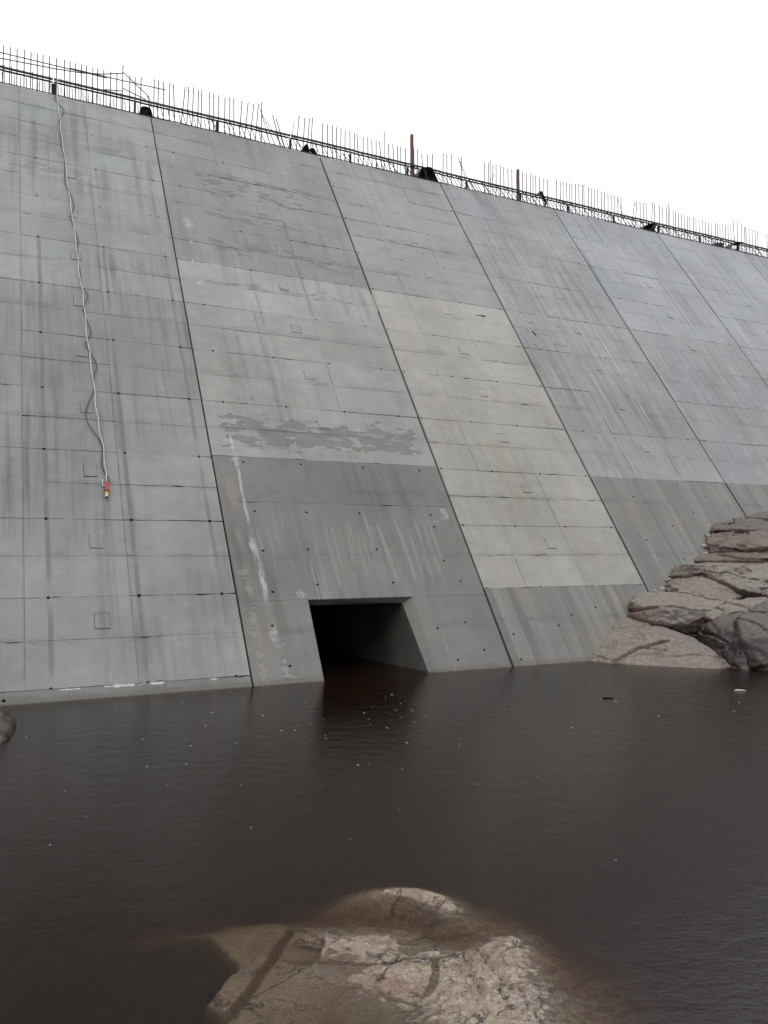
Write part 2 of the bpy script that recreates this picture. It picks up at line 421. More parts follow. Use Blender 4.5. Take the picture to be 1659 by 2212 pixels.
va = k.n('ShaderNodeVolumeAbsorption'); va.inputs['Color'].default_value = (0.55, 0.33, 0.08, 1); va.inputs['Density'].default_value = 7.5
vs = k.n('ShaderNodeVolumeScatter'); vs.inputs['Color'].default_value = (1.0, 0.72, 0.55, 1); vs.inputs['Density'].default_value = 0.5
ad = k.n('ShaderNodeAddShader')
k.put(ad.inputs[0], va.outputs[0]); k.put(ad.inputs[1], vs.outputs[0])
k.t.links.new(ad.outputs[0], k.out.inputs['Volume'])
wg = Geo(); wg.box((-60, -40, -4.2), (60, 60, 0.0))
tag(wg.build('water', k.mat), kind='structure')

# ------------------------------------------------------------------ the dam
rnd = random.Random(4)
dam = tag(empty('dam', ORIGIN, (0, 0, AZ)), 'sloping grey concrete dam with culvert opening and steel bars along its crest', 'dam')

JOINTS = [-13.8, -9.18, -4.58, 0.03, 3.92, 8.17, 12.6, 16.95, 21.3, 25.65, 30.0]
GAP = [0.03, 0.03, 0.03, 0.05, 0.05, 0.05, 0.05, 0.05, 0.045, 0.04, 0.04]
LIFT = [0.18, 1.61, 3.03, 4.45, 5.86, 7.27, 8.68, 10.12, 11.55, 13.0, 14.45, VTOP]
VBOT = -1.6
THICK = 0.10
HOLE_R = 0.0235

def circle(u, v, r=HOLE_R, n=8, rag=0.0, ru=1.0):
    ph = rnd.random() * 6
    return [(u + ru * r * (1 + rag * (rnd.random() - 0.5)) * math.cos(ph + 2*math.pi*i/n),
             v + r * (1 + rag * (rnd.random() - 0.5)) * math.sin(ph + 2*math.pi*i/n)) for i in range(n)]

def edge_pts(u0, u1, v, sign, holes, w, jit):
    """points of a horizontal edge from u0 to u1 (u0<u1); sign=+1: this is a panel's lower edge"""
    us = [u0]
    n = max(1, int((u1 - u0) / 0.13))
    for i in range(1, n):
        us.append(u0 + (u1 - u0) * (i + 0.35 * (rnd.random() - 0.5)) / n)
    us.append(u1)
    hs = [h for h in holes if u0 + 0.05 < h < u1 - 0.05]
    us = [x for x in us if all(abs(x - h) > HOLE_R + 0.012 for h in hs)]
    pts = []
    for x in us:
        nn = noise.noise(Vector((x * 1.1, v * 3.1 + sign * 0.7, 4.0)))
        j = w * max(0.15, 0.75 + 1.5 * nn) + jit * rnd.random() ** 2 + (0.006 + 0.012 * rnd.random() if rnd.random() < 0.05 and jit > 0.002 else 0.0)
        pts.append((x, v + sign * j))
    for h in hs:
        for a in range(0, 6):
            t = math.pi * a / 5
            pts.append((h - HOLE_R * math.cos(t), v + sign * (w + HOLE_R * math.sin(t))))
    pts.sort(key=lambda p: p[0])
    return pts

def panel(name, loop, holes, mat, parent, tint=1.0, lift=0.0, blue=0.0, thick=THICK, chamfer=()):
    """a slab with the given outline and holes, in face coordinates"""
    loops = [[Vector((p[0], p[1], 0)) for p in loop]] + [[Vector((p[0], p[1], 0)) for p in h] for h in holes]
    tris = geometry.tessellate_polygon(loops)
    flat = [p for l in loops for p in l]
    a = (rnd.random() - 0.5) * 0.006; b = (rnd.random() - 0.5) * 0.006
    cu = sum(p.x for p in loops[0]) / len(loops[0]); cv = sum(p.y for p in loops[0]) / len(loops[0])
    n = len(flat)
    verts = [(p.x, p.y, lift + a*(p.x-cu) + b*(p.y-cv)) for p in flat] + [(p.x, p.y, -thick + 0.005) for p in flat]
    faces = []
    for t in tris:
        p, q, r_ = (flat[i] for i in t)
        if (q - p).cross(r_ - p).z < 0: t = (t[0], t[2], t[1])
        faces.append(tuple(t))
    s = 0
    for li, l in enumerate(loops):
        area = sum(l[i].x * l[(i+1) % len(l)].y - l[(i+1) % len(l)].x * l[i].y for i in range(len(l)))
        ccw = area > 0
        out = ccw if li == 0 else not ccw
        for i in range(len(l)):
            i0, i1 = s + i, s + (i+1) % len(l)
            faces.append((i0, n+i0, n+i1, i1) if out else (i1, n+i1, n+i0, i0))
        s += len(l)
    o = mesh_obj(name, verts, faces, mat, parent)
    o.color = (tint, tint * (1 + blue * 0.3), tint * (1 + blue), 1)
    return o

def square(u, v, w, h, gap=(0, 0, 0, 0)):
    return [(u - w/2 - gap[0], v - h/2 - gap[1]), (u + w/2 + gap[2], v - h/2 - gap[1]),
            (u + w/2 + gap[2], v + h/2 + gap[3]), (u - w/2 - gap[0], v + h/2 + gap[3])]

def cell(u0, u1, v0, v1, mat, parent, w0, w1, hs0, hs1, tint, blue=0.0, gl=0.001, gr=0.001, plug=None, extra=()):
    """one sheet impression; w0/w1 = (base gap, jitter) of the lower and upper edge"""
    lo = edge_pts(u0 + gl, u1 - gr, v0, +1, hs0, *w0)
    hi = edge_pts(u0 + gl, u1 - gr, v1, -1, hs1, *w1)
    side_r = [(u1 - gr - 0.0022 * rnd.random(), v0 + (v1 - v0) * f) for f in (0.2, 0.4, 0.6, 0.8)]
    side_l = [(u0 + gl + 0.0022 * rnd.random(), v0 + (v1 - v0) * f) for f in (0.8, 0.6, 0.4, 0.2)]
    loop = lo + side_r + hi[::-1] + side_l
    holes = list(extra)
    if plug:
        pu, pv = plug
        jx, jy = (rnd.random() - 0.5) * 0.02, (rnd.random() - 0.5) * 0.02
        pw, ph = 0.215, 0.27
        holes.append(square(pu + jx, pv + jy, pw, ph))
        b = 0.008 + 0.012 * rnd.random()
        tp = 0.004 + 0.006 * rnd.random()
        l = 0.003 + 0.005 * rnd.random()
        r_ = 0.003 + 0.005 * rnd.random()
        panel('square_plug', square(pu + jx, pv + jy, pw, ph, (-l, -b, -r_, -tp)), [], mat, parent, tint * (0.95 + 0.1 * rnd.random()), 0.002 + 0.004 * rnd.random(), blue)
    return panel('panel', loop, holes, mat, parent, tint, (rnd.random() - 0.5) * 0.008, blue)

def prism(u0, u1, poly, name, mat, parent, inv):
    """extrude a (y, z) polygon of the dam frame between u0 and u1"""
    n = len(poly)
    vs_ = [Vector((u0, y, z)) for y, z in poly] + [Vector((u1, y, z)) for y, z in poly]
    fs = [tuple(range(n)), tuple(reversed(range(n, 2*n)))] + [(i, n+i, n+(i+1) % n, (i+1) % n) for i in range(n)]
    return [inv @ p for p in vs_], fs

ROTX = Matrix.Rotation(BETA, 4, 'X')
INV = ROTX.inverted()
def section(v0, v1):
    p0, p1 = face_pt(0, v0, -THICK), face_pt(0, v1, -THICK)
    yb = YC + 3.2
    return [(p0.y, p0.z), (yb, p0.z), (yb, p1.z), (p1.y, p1.z)]

SPEC = [
    # material, lower material, level where the upper sheets begin, sheet joints, hole columns, plug column, split half rows
    dict(m=C_EDGE, low=None, vs=0.18, cols=[-11.5], holes=[-12.4, -11.15, -9.9], plug=None, half=False),
    dict(m=C1, low=C1, vs=0.18, cols=[-7.645, -6.19], holes=[-8.59, -7.33, -6.07, -4.81], plug=-6.63, half=True),
    dict(m=C2, low=C2D, vs=4.5, cols=[-3.1, -1.75], holes=[-4.17, -2.92, -1.68, -0.45], plug=-2.23, half=True),
    dict(m=C3, low=C3D, vs=1.59, cols=[1.0, 2.43], holes=[0.11, 1.33, 2.57, 3.81], plug=2.01, half=True),
    dict(m=C4, low=C3D, vs=4.45, cols=[5.32, 6.75], holes=[4.42, 5.34, 6.58, 7.8], plug=6.13, half=False),
    dict(m=C5, low=C3D, vs=4.45, cols=[9.5, 10.95], holes=[8.4, 9.66, 10.95, 12.24], plug=10.35, half=False),
    dict(m=C6, low=C3D, vs=4.45, cols=[14.0, 15.4], holes=[12.85, 14.1, 15.35, 16.6], plug=14.75, half=False),
    dict(m=C6, low=C3D, vs=4.45, cols=[], holes=[17.2, 18.45, 19.7, 20.95], plug=None, half=False),
    dict(m=C6, low=C3D, vs=4.45, cols=[], holes=[21.6, 22.9, 24.1, 25.4], plug=None, half=False),
    dict(m=C6, low=C3D, vs=4.45, cols=[], holes=[26, 27.2, 28.5, 29.7], plug=None, half=False),
]
STRONG = {1: {8.68: 0.011, 7.27: 0.010, 3.03: 0.009, 1.61: 0.006, 4.45: 0.005, 5.86: 0.004}, 2: {10.12: 0.002, 8.68: 0.004, 5.86: 0.003},
          3: {7.27: 0.007, 5.86: 0.007, 4.45: 0.005, 3.03: 0.006, 8.68: 0.002}, 4: {8.68: 0.006}, 5: {8.68: 0.004, 10.12: 0.004}}
def tint_of(b, v):
    t, bl = 1.0, 0.0
    if b == 1: t = 0.9 if 5.8 < v < 8.7 else (0.95 if v > 4.4 else 1.0); bl = 0.01
    if b == 2: t = 0.77 if v > 10.1 else (1.0 if v > 4.5 else 0.98)
    if b == 3: t, bl = (0.78, 0.1) if v > 10.1 else (1.0, 0.0)
    if b == 4: t, bl = (0.92, 0.08) if v > 9.9 else (1.0, 0.03)
    if b >= 5: t, bl = (1.0, 0.1) if v > 10 else (0.95, 0.06)
    if v > 8.7: t *= 1.09  # upper rows paler, with the brighter light near the crest painted in
    return t * (0.965 + 0.07 * rnd.random()), bl

MONO_LABEL = {2: 'block with darker lower pour and the culvert opening', 3: 'paler block with faint rust stain', 1: 'block with vertical grey seam streaks'}
monoliths = []
for b in range(10):
    sp = SPEC[b]
    U0, U1 = JOINTS[b], JOINTS[b+1]
    gl, gr = GAP[b] / 2, GAP[b+1] / 2
    # core behind the sheets
    if b != 2:
        vsC, fsC = prism(U0 + gl + 0.01, U1 - gr - 0.01, section(-4.5, VTOP), '', None, None, INV)
    else:
        vsC, fsC = [], []
        for a0, a1, s0 in ((U0 + gl + 0.01, -3.72, -4.5), (-1.12, U1 - gr - 0.01, -4.5), (-3.72, -1.12, 1.85)):
            vv, ff = prism(a0, a1, section(s0, VTOP), '', None, None, INV)
            fsC += [tuple(i + len(vsC) for i in f) for f in ff]; vsC += vv
    mono = mesh_obj('monolith', vsC, fsC, sp['low'] or sp['m'], dam)
    fix_normals(mono.data)
    mono.rotation_euler = (BETA, 0, 0)
    mono.color = (0.9, 0.9, 0.9, 1)
    if b in MONO_LABEL: mono['label'] = MONO_LABEL[b]
    monoliths.append(mono)
    # rows
    rows = [v for v in LIFT if v >= sp['vs'] - 0.3]
    rows[0] = sp['vs']
    cols = [U0] + sp['cols'] + [U1]
    for ri in range(len(rows) - 1):
        a, c = rows[ri], rows[ri+1]
        parts = [(a, 0.5*(a+c) + 0.015), (0.5*(a+c) + 0.015, c)] if sp['half'] else [(a, c)]
        for hi_, (v0, v1) in enumerate(parts):
            for ci in range(len(cols) - 1):
                u0, u1 = cols[ci], cols[ci+1]
                def width(v):
                    if any(abs(v - l) < 0.08 for l in rows):
                        s_ = [w for l, w in STRONG.get(b, {}).items() if abs(l - v) < 0.08]
                        s_ = s_[0] if s_ else 0.003
                        return (0.001 + s_ * 0.42 * (0.5 + rnd.random()), 0.004 + s_ * 0.4)
                    return (0.0015, 0.004)
                hs0 = sp['holes'] if any(abs(v0 - l) < 0.05 for l in rows) else []
                hs1 = sp['holes'] if any(abs(v1 - l) < 0.05 for l in rows) and v1 < VTOP - 0.1 else []
                if b == 2 and ri == 0 and hi_ == 0: hs0 = []
                plug = None
                if sp['plug'] and u0 < sp['plug'] - 0.13 and u1 > sp['plug'] + 0.13:
                    pv = a + (c - a) * 0.705
                    if v0 < pv - 0.16 and v1 > pv + 0.16 and pv < 13.9: plug = (sp['plug'], pv)
                extra = []
                if b == 3 and u0 < 3.05 < u1 and v0 < 9.72 < v1:      # honeycombed cavity
                    extra.append([(2.86, 9.70), (2.93, 9.685), (3.0, 9.70), (3.07, 9.67), (3.16, 9.675), (3.19, 9.72), (3.13, 9.75), (3.06, 9.745), (3.0, 9.725), (2.92, 9.725)])
                if b == 4 and u0 < 4.6 < u1 and v0 < 9.3 < v1:
                    extra.append([(4.5, 9.2), (4.56, 9.17), (4.55, 9.3), (4.5, 9.42), (4.47, 9.36)])
                t, bl = tint_of(b, 0.5*(v0+v1))
                cell(u0, u1, v0, v1, sp['m'], mono, width(v0), width(v1), hs0, hs1, t, bl,
                     gl if ci == 0 else 0.0012, gr if ci == len(cols) - 2 else 0.0012, plug, extra)
    # lower pour
    if b == 2:
        ul = lambda v: -3.455 - 0.034 * (0.05 - v)
        ur = lambda v: -1.41 + 0.049 * (0.03 - v)
        VT = 1.455
        T, B0 = U0 + gl, U1 - gr
        hole_pts = [(-4.02, 4.38), (-2.92, 4.39), (-1.66, 4.38), (-0.42, 4.37)]
        panel('panel', edge_pts(T, B0, 3.465, 1, [], 0.001, 0.002) + edge_pts(T, B0, 4.5, -1, [], 0.001, 0.002)[::-1],
              [circle(*h) for h in hole_pts], C2D, mono, 0.93, 0.0)
        mid = [(-4.0, 3.26), (-3.05, 3.26), (-2.02, 3.26), (-0.53, 3.26), (-0.54, 2.98), (-4.0, 2.43), (-3.19, 2.46), (-1.89, 2.46), (-3.18, 1.74), (-1.77, 1.75), (-3.98, 1.62), (-0.6, 2.2), (-0.4, 1.75)]
        panel('panel', edge_pts(T, B0, VT, 1, [], 0.0, 0.0) + edge_pts(T, B0, 3.465, -1, [], 0.001, 0.003)[::-1],
              [circle(*h) for h in mid], C2D, mono, 1.0, 0.0015)
        panel('panel', [(T, VBOT), (ul(VBOT), VBOT), (ul(0.8), 0.8), (-3.41, VT), (-3.7, VT - 0.001), (T, VT - 0.001)],
              [circle(-3.95, 0.29), circle(-4.1, 1.0)], C2D, mono, 1.04, 0.0)
        panel('panel', [(ur(VBOT), VBOT), (B0, VBOT), (B0, VT - 0.001), (-1.0, VT - 0.001), (-1.48, VT), (ur(0.8), 0.8)],
              [circle(-1.19, 0.81), circle(-0.6, 0.9), circle(-1.0, 0.2), circle(-0.42, 0.35)], C2D, mono, 0.98, 0.0)
    else:
        low = sp['low'] or sp['m']
        hp = []
        if b == 3: hp = [(0.3, 0.62), (1.36, 0.75), (2.4, 1.1), (0.25, 0.12), (1.75, 0.95)]
        if b == 4: hp = [(4.9, 3.9), (5.6, 3.1), (6.5, 3.5), (4.6, 2.7), (5.4, 2.2), (7.2, 4.0)]
        if b == 1: hp = [(-7.9, 0.06)]
        panel('panel', [(U0 + gl, VBOT)] + [(U1 - gr, VBOT)] + edge_pts(U0 + gl, U1 - gr, sp['vs'], -1, [], 0.001, 0.006)[::-1],
              [circle(*h) for h in hp], low, mono, 0.97 if b != 1 else 0.72, 0.001)
# rough filler bridging one contraction joint
panel('joint_filler', [(0.005, 9.28), (0.055, 9.3), (0.06, 9.6), (0.052, 9.93), (0.008, 9.9), (0.0, 9.6)], [], plain('brown_filler', (0.27, 0.22, 0.18), 0.9, 0.3, 20.0, bumpy=0.5), monoliths[3], 1.0, -0.006)

# culvert lining: splayed mouth, walls that close in, ceiling, far end
mo = monoliths[2]
ringO = [(-3.53, -1.6), (-3.41, 1.455), (-1.48, 1.455), (-1.33, -1.6)]
def lin_pt(u, y, z): return INV @ Vector((u, y, z))
outer = [INV @ face_pt(u, v, 0.0) for u, v in ringO]
zt = 1.455 * SB
i1 = []
for (u, v), (du, ds, dz) in zip(ringO, ((0.055, 0.13, 0.0), (0.055, 0.13, -0.105), (-0.165, 0.07, -0.105), (-0.165, 0.05, 0.0))):
    p = face_pt(u, v, 0)
    i1.append((u + du, p.y + ds, p.z + dz))
y_top, y_bot = i1[1][1], i1[0][1]
z_in, z_bot = i1[1][2], i1[0][2]
flare = math.tan(R(7.0))
def wall(u, y0, y, sg): return u + sg * flare * (y - y0)
YS, YE = 2.6, 12.0
uL0, uR0 = i1[0][0], i1[3][0]
vs_ = list(outer) + [INV @ Vector(p) for p in i1]
a_top = i1[1]; d_top = i1[2]
kL = (wall(a_top[0], a_top[1], YS, 1), YS); kR = (wall(d_top[0], d_top[1], YS, -1), YS)
for (u, y) in (kL, kR):
    for z in (z_bot, z_in): vs_.append(INV @ Vector((u, y, z)))
for u in (kL[0], kR[0]):
    for z in (z_bot, z_in): vs_.append(INV @ Vector((u, YE, z)))
fs_ = [(0, 1, 5, 4), (1, 2, 6, 5), (2, 3, 7, 6),           # splay
       (4, 5, 9, 8), (7, 10, 11, 6), (5, 6, 11, 9),        # flared walls and head
       (8, 9, 13, 12), (10, 14, 15, 11), (9, 11, 15, 13),  # straight bore
       (12, 13, 15, 14)]
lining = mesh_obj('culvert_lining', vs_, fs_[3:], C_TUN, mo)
splay = mesh_obj('culvert_mouth_splay', vs_[:8], fs_[:3], C2D, mo)
splay.color = (0.95, 0.95, 0.93, 1)

# ------------------------------------------------------------------ bars on the crest
VERT = [(-8.0,1.09),(-7.85,1.09),(-7.7,1.09),(-7.54,1.1),(-7.39,1.1),(-7.25,1.1),(-7.12,1.1),(-6.97,1.1),(-6.81,1.1),(-6.63,1.11),(-6.5,1.11),(-6.37,1.09),(-6.23,1.1),(-6.11,1.1),(-5.96,1.09),(-5.85,1.09),(-5.7,1.1),(-5.53,1.1),(-5.38,1.09),(-5.06,1.13),(-4.93,1.11),(-4.78,1.15),
(-4.45,1.18),(-4.34,1.18),(-4.22,1.18),(-4.05,1.21),(-3.96,1.17),(-3.65,1.19),(-3.56,1.22),(-3.43,1.23),(-3.3,1.19),(-3.21,1.22),(-3.01,1.2),(-2.89,1.2),(-2.75,1.19),(-2.58,1.19),(-2.45,1.22),(-2.34,1.21),(-2.11,1.18),(-1.94,1.17),(-1.78,1.18),(-1.65,1.21),(-1.24,1.01),(-1.14,0.93),
(-0.46,1.18),(-0.29,1.16),(-0.15,1.17),(-0.06,1.2),(0.24,1.11),(0.4,1.12),(0.55,1.13),(0.68,1.1),(0.82,1.11),(0.95,1.08),(1.1,1.11),(1.24,1.07),(1.32,1.06),(1.52,1.03),(1.67,1.04),(1.8,1.02),(1.94,1.02),(2.05,1.01),(2.34,0.98),(2.49,1.02),(2.65,0.99),(2.74,1.0),(2.92,1.0),(3.2,1.04),(3.33,1.06),(3.47,0.95),(3.67,0.96),(3.84,1.02),
(4.22,1.13),(4.35,1.12),(4.51,1.15),(4.87,1.16),(5.72,1.14),(5.87,1.16),(6.04,1.16),(6.16,1.18),(6.32,1.19),(6.45,1.16),(6.61,1.15),(6.76,1.15),(7.18,1.16),(7.32,1.14),(7.48,1.18),(7.59,1.15),(7.7,1.14),(7.86,1.13),(8.0,1.11),(8.16,1.13),(8.54,1.18),(8.69,1.17),(8.81,1.19),(8.96,1.16),(9.09,1.17),(9.18,1.17),(9.33,1.19),(9.47,1.21),(9.62,1.21),(9.88,1.2),(10.0,1.18),(10.13,1.18),(10.28,1.17),(10.43,1.16),(10.57,1.16),(10.73,1.18),(10.87,1.14),(11.0,1.14),(11.16,1.13),(11.31,1.13),
(11.92,1.05),(12.03,1.16),(12.17,1.12),(12.32,1.12),(12.45,1.14),(12.76,1.24),(12.84,1.18),(13.08,1.16),(13.23,1.14),(13.41,1.16),(13.57,1.15),(13.73,1.13),(13.84,1.09),(13.99,1.06),(14.14,1.05),(14.26,1.03),(14.42,1.02),(14.54,1.03),(14.73,1.06),(14.85,1.02),(15.0,1.03),(15.19,1.03),(15.32,1.0),(15.47,1.0),(15.61,1.01),(15.83,1.03),(15.93,1.02),(16.07,1.03),(16.22,1.06),(16.35,1.05),(16.49,1.06),(16.64,1.08),(16.76,1.34),(16.98,1.35),(17.38,1.17),(17.44,1.15),(17.61,1.14),(17.78,1.17),(17.94,1.15),(18.08,1.11),(18.59,1.08)]
u_ = -8.15
while u_ > -9.6:
    VERT.append((u_, 1.09 + 0.02 * rnd.random())); u_ -= 0.15
u_ = 18.75
while u_ < 29.6:
    VERT.append((u_, 1.08 + 0.05 * rnd.random())); u_ += 0.15

LEAN = {-3.65: 0.12, -3.56: 0.05, -3.43: 0.04, -3.96: -0.06, -2.11: 0.09, -1.94: 0.12, -1.78: 0.12, -1.65: 0.1, -1.24: -0.3, -1.14: -0.34,
        -0.46: 0.1, -0.29: 0.07, -0.15: 0.08, -0.06: 0.07, 1.32: -0.08, 2.05: -0.1, 2.34: -0.07, 2.49: -0.07, 3.47: -0.06, 11.92: 0.18, 12.03: 0.12, 12.76: 0.1, 16.76: -0.1, 17.44: -0.03}
def bar(name, p0, p1, r, mat, n=6, bend=0.0):
    gm = Geo()
    p0, p1 = Vector(p0), Vector(p1)
    mid = (p0 + p1) / 2 + Vector((bend, 0.3 * bend, 0))
    gm.tube([p0, mid, p1], r, n)
    o = gm.build(name, mat, dam)
    return o
for (u, h) in VERT:
    ln = LEAN.get(u, (rnd.random() - 0.5) * 0.03)
    bar('starter_bar', (u - ln, YC + 0.3, ZC - 0.06), (u, YC + 0.3, ZC + h), 0.0135, STEEL, bend=(rnd.random() - 0.5) * 0.012)
# bars that follow the slope of the face
nf = 0
u_ = -4.5
while u_ < 29.6:
    in_gap = False
    step = 0.125 + 0.02 * rnd.random()
    if 4.95 < u_ < 5.5 or 11.35 < u_ < 11.8: step *= 0.7
    h = 0.74 - 0.09 * smoothstep(0, 6, u_) + 0.06 * (rnd.random() - 0.5)
    if rnd.random() < 0.06: h *= 0.6
    run = h / math.tan(BETA)
    y0 = YC + 0.07 + 0.03 * rnd.random()
    lean = (rnd.random() - 0.5) * 0.12
    if rnd.random() < 0.07: lean += rnd.choice((-0.25, 0.22))
    if nf < 290:
        bar('face_bar', (u_, y0 - 0.05, ZC - 0.07), (u_ + lean, y0 + run * (0.9 + 0.2 * rnd.random()), ZC + h), 0.0115, STEEL_DK)
        nf += 1
    u_ += step
# short bars left of the first joint
for i, u in enumerate([-8.01,-7.97,-7.81,-7.75,-7.61,-7.54,-7.48,-7.35,-7.24,-7.19,-7.12,-7.07,-6.96,-6.92,-6.77,-6.71,-6.62,-6.57,-6.45,-6.38,-6.3,-6.2,-6.08,-5.97,-5.88,-5.8,-5.66,-5.55,-5.47,-5.3,-5.2,-5.08,-4.95,-4.88]):
    h = 0.49 if i in (1, 2, 5, 7, 8, 10, 12, 15, 17, 20, 23, 26, 29, 32) else 0.3
    bar('short_bar', (u + 0.005, YC + 0.06, ZC - 0.06), (u - 0.01, YC + 0.07, ZC + h), 0.0115, STEEL)
bar('short_bar', (-6.0, YC + 0.1, ZC), (-6.15, YC + 0.16, ZC + 0.22), 0.008, STEEL)
# odd bars bent out of line
for a, c in (((-1.35, 0.1, 0.0), (-1.62, 0.3, 1.16)), ((-1.2, 0.1, 0.0), (-1.58, 0.3, 1.05)), ((-0.95, 0.1, 0.0), (-1.42, 0.3, 0.78)), ((-0.75, 0.2, 0.2), (-0.62, 0.25, 0.98)),
             ((5.3, 0.2, 0.0), (4.74, 0.3, 1.12)), ((5.15, 0.2, 0.05), (4.78, 0.3, 1.0)), ((5.55, 0.2, 0.0), (6.1, 0.3, 0.85)), ((7.05, 0.2, 0.1), (7.6, 0.3, 0.42)), ((11.45, 0.2, 0.0), (11.18, 0.3, 1.0)),
             ((13.7, 0.2, 0.05), (14.2, 0.2, 0.33))):
    bar('bent_bar', (a[0], YC + a[1], ZC + a[2]), (c[0], YC + c[1], ZC + c[2]), 0.009, STEEL_DK)
# mat of long bars lying on the crest edge
for i, (y, z, r) in enumerate(((0.045, 0.012, 0.013), (0.10, 0.035, 0.012), (0.02, 0.03, 0.011), (0.17, 0.03, 0.012), (0.33, 0.19, 0.007))):
    pts = []
    u = -13.5 if i < 4 else -4.4
    while u < 29.8:
        pts.append((u, YC + y + 0.012 * (rnd.random() - 0.5), ZC + z + 0.016 * (rnd.random() - 0.5))); u += 0.4
    gm = Geo(); gm.tube(pts, r, 6); gm.build('crest_bar', STEEL_DK, dam)

# ------------------------------------------------------------------ edge rail
def Dw(u, d, z): return dam_to_world((u, YC + d, ZC + z))
def dam_empty(name, u, d, z):
    return empty(name, Dw(u, d, z), (0, 0, AZ))
rail = tag(dam_empty('edge_rail', 0, 0.1, 0), 'dark steel edge rail on short posts along the dam crest', 'rail')
for ua, ub in ((-13.5, -6.9), (-6.88, -0.8), (-0.78, 4.95), (4.97, 10.82), (10.84, 16.8), (16.82, 21.1), (21.12, 29.7)):
    gm = Geo()
    za = 0.41 - 0.055 * smoothstep(-3, 8, ua); zb = 0.41 - 0.055 * smoothstep(-3, 8, ub)
    n = 6
    for lay, (dz, hh, dy) in enumerate(((0.018, 0.022, -0.03), (-0.028, 0.014, 0.025))):
        for i in range(n):
            a0 = ua + (ub - ua) * i / n; a1 = ua + (ub - ua) * (i + 1) / n - 0.002
            z0 = za + (zb - za) * i / n + dz + 0.004 * math.sin(i * 2.1)
            gm.box((a0, dy - 0.02, z0 - hh), (a1, dy + 0.02, z0 + hh))
    gm.build('rail_beam', RAIL, rail)
for u in (-10.8, -8.9, -6.87, -4.95, -2.83, -0.77, 1.05, 2.91, 4.97, 6.98, 8.89, 10.84, 12.86, 14.87, 16.85, 18.9, 20.9, 22.9, 24.9, 26.9, 28.9):
    w = 0.045 if u == -6.87 else 0.026
    z = 0.37 - 0.055 * smoothstep(-3, 8, u)
    gm = Geo(); gm.box((u - w, 0.03, 0.0), (u - w + 0.012, 0.09, z)); gm.box((u + w - 0.012, 0.03, 0.0), (u + w, 0.09, z)); gm.box((u - w + 0.011, 0.055, 0.001), (u + w - 0.011, 0.065, z - 0.002))
    gm.build('rail_post', RAIL, rail)

hand = tag(dam_empty('handrail', -6.8, 0.3, 0), 'thin steel handrail bars tied to the upright bars at the left of the crest', 'handrail')
for pts in ([(-13.4, 0.9), (-8.07, 0.89), (-5.62, 0.9)], [(-13.4, 0.7), (-8.07, 0.75), (-6.9, 0.81), (-6.23, 0.87), (-5.7, 0.98), (-5.23, 1.13)], [(-6.5, 0.92), (-5.3, 0.93), (-4.15, 0.96)],
            [(-5.23, 1.15), (-4.59, 0.68), (-4.5, 0.4)], [(-5.23, 0.73), (-4.66, 0.58)], [(-5.69, 0.58), (-5.23, 0.66)], [(-4.62, 0.7), (-4.5, 0.05)]):
    gm = Geo(); gm.tube([(u + 6.8, -0.022, z) for u, z in pts], 0.0125, 6); gm.build('bar', STEEL, hand)

wire = tag(dam_empty('string_line', 5, 0.35, 0), 'thin pale line strung between tall rods above the crest bars', 'string line')
PST = [(-11.0, 1.35), (-5.23, 1.36), (-1.54, 1.3), (2.23, 1.32), (5.97, 1.28), (9.73, 1.27), (13.55, 1.35), (17.27, 1.28), (20.9, 1.3)]
for u, h in PST[1:]:
    gm = Geo(); gm.tube([(u - 5, 0, -0.4), (u - 5, 0, h)], 0.0125, 6); gm.tube([(u - 5, 0, h - 0.03), (u - 4.97, 0, h + 0.03)], 0.008, 5)
    gm.build('rod', STEEL_DK, wire)
for (u0, h0), (u1, h1), sag in zip(PST[:-1], PST[1:], (0.12, 0.17, 0.12, 0.17, 0.17, 0.2, 0.2, 0.2, 0.2)[:8]):
    pts = []
    for i in range(17):
        t = i / 16
        pts.append((u0 + (u1 - u0) * t - 5, 0, h0 - 0.05 + (h1 - h0) * t - 4 * sag * t * (1 - t) + 0.008 * math.sin(i * 3.3)))
    gm = Geo(); gm.tube(pts, 0.0042, 4); gm.build('line', STRING, wire)

for u, h, w, lab in ((3.055, 1.37, 0.047, 'taller brown timber post on the crest, left of the other timber post'),
                     (6.89, 1.11, 0.047, 'shorter brown timber post on the crest, right of the other timber post')):
    gm = Geo(); gm.box((-w, -0.03, -0.02), (w, 0.03, h))
    o = gm.build('timber_post', TIMBER, None)
    bm = bmesh.new(); bm.from_mesh(o.data)
    bmesh.ops.subdivide_edges(bm, edges=[e for e in bm.edges if abs(e.verts[0].co.z - e.verts[1].co.z) > 0.5], cuts=6)
    for v in bm.verts:
        v.co += Vector((noise.noise(v.co * 3 + Vector((u, 0, 0))), noise.noise(v.co * 3 + Vector((0, u, 9))), 0)) * 0.012
    bmesh.ops.bevel(bm, geom=[e for e in bm.edges if e.calc_face_angle(0) > 1.0], offset=0.006, segments=1, affect='EDGES')
    bm.to_mesh(o.data); bm.free()
    o.location = Dw(u, 0.15, 0); o.rotation_euler = (0, 0, AZ)
    tag(o, lab, 'post', 'timber posts on the crest')

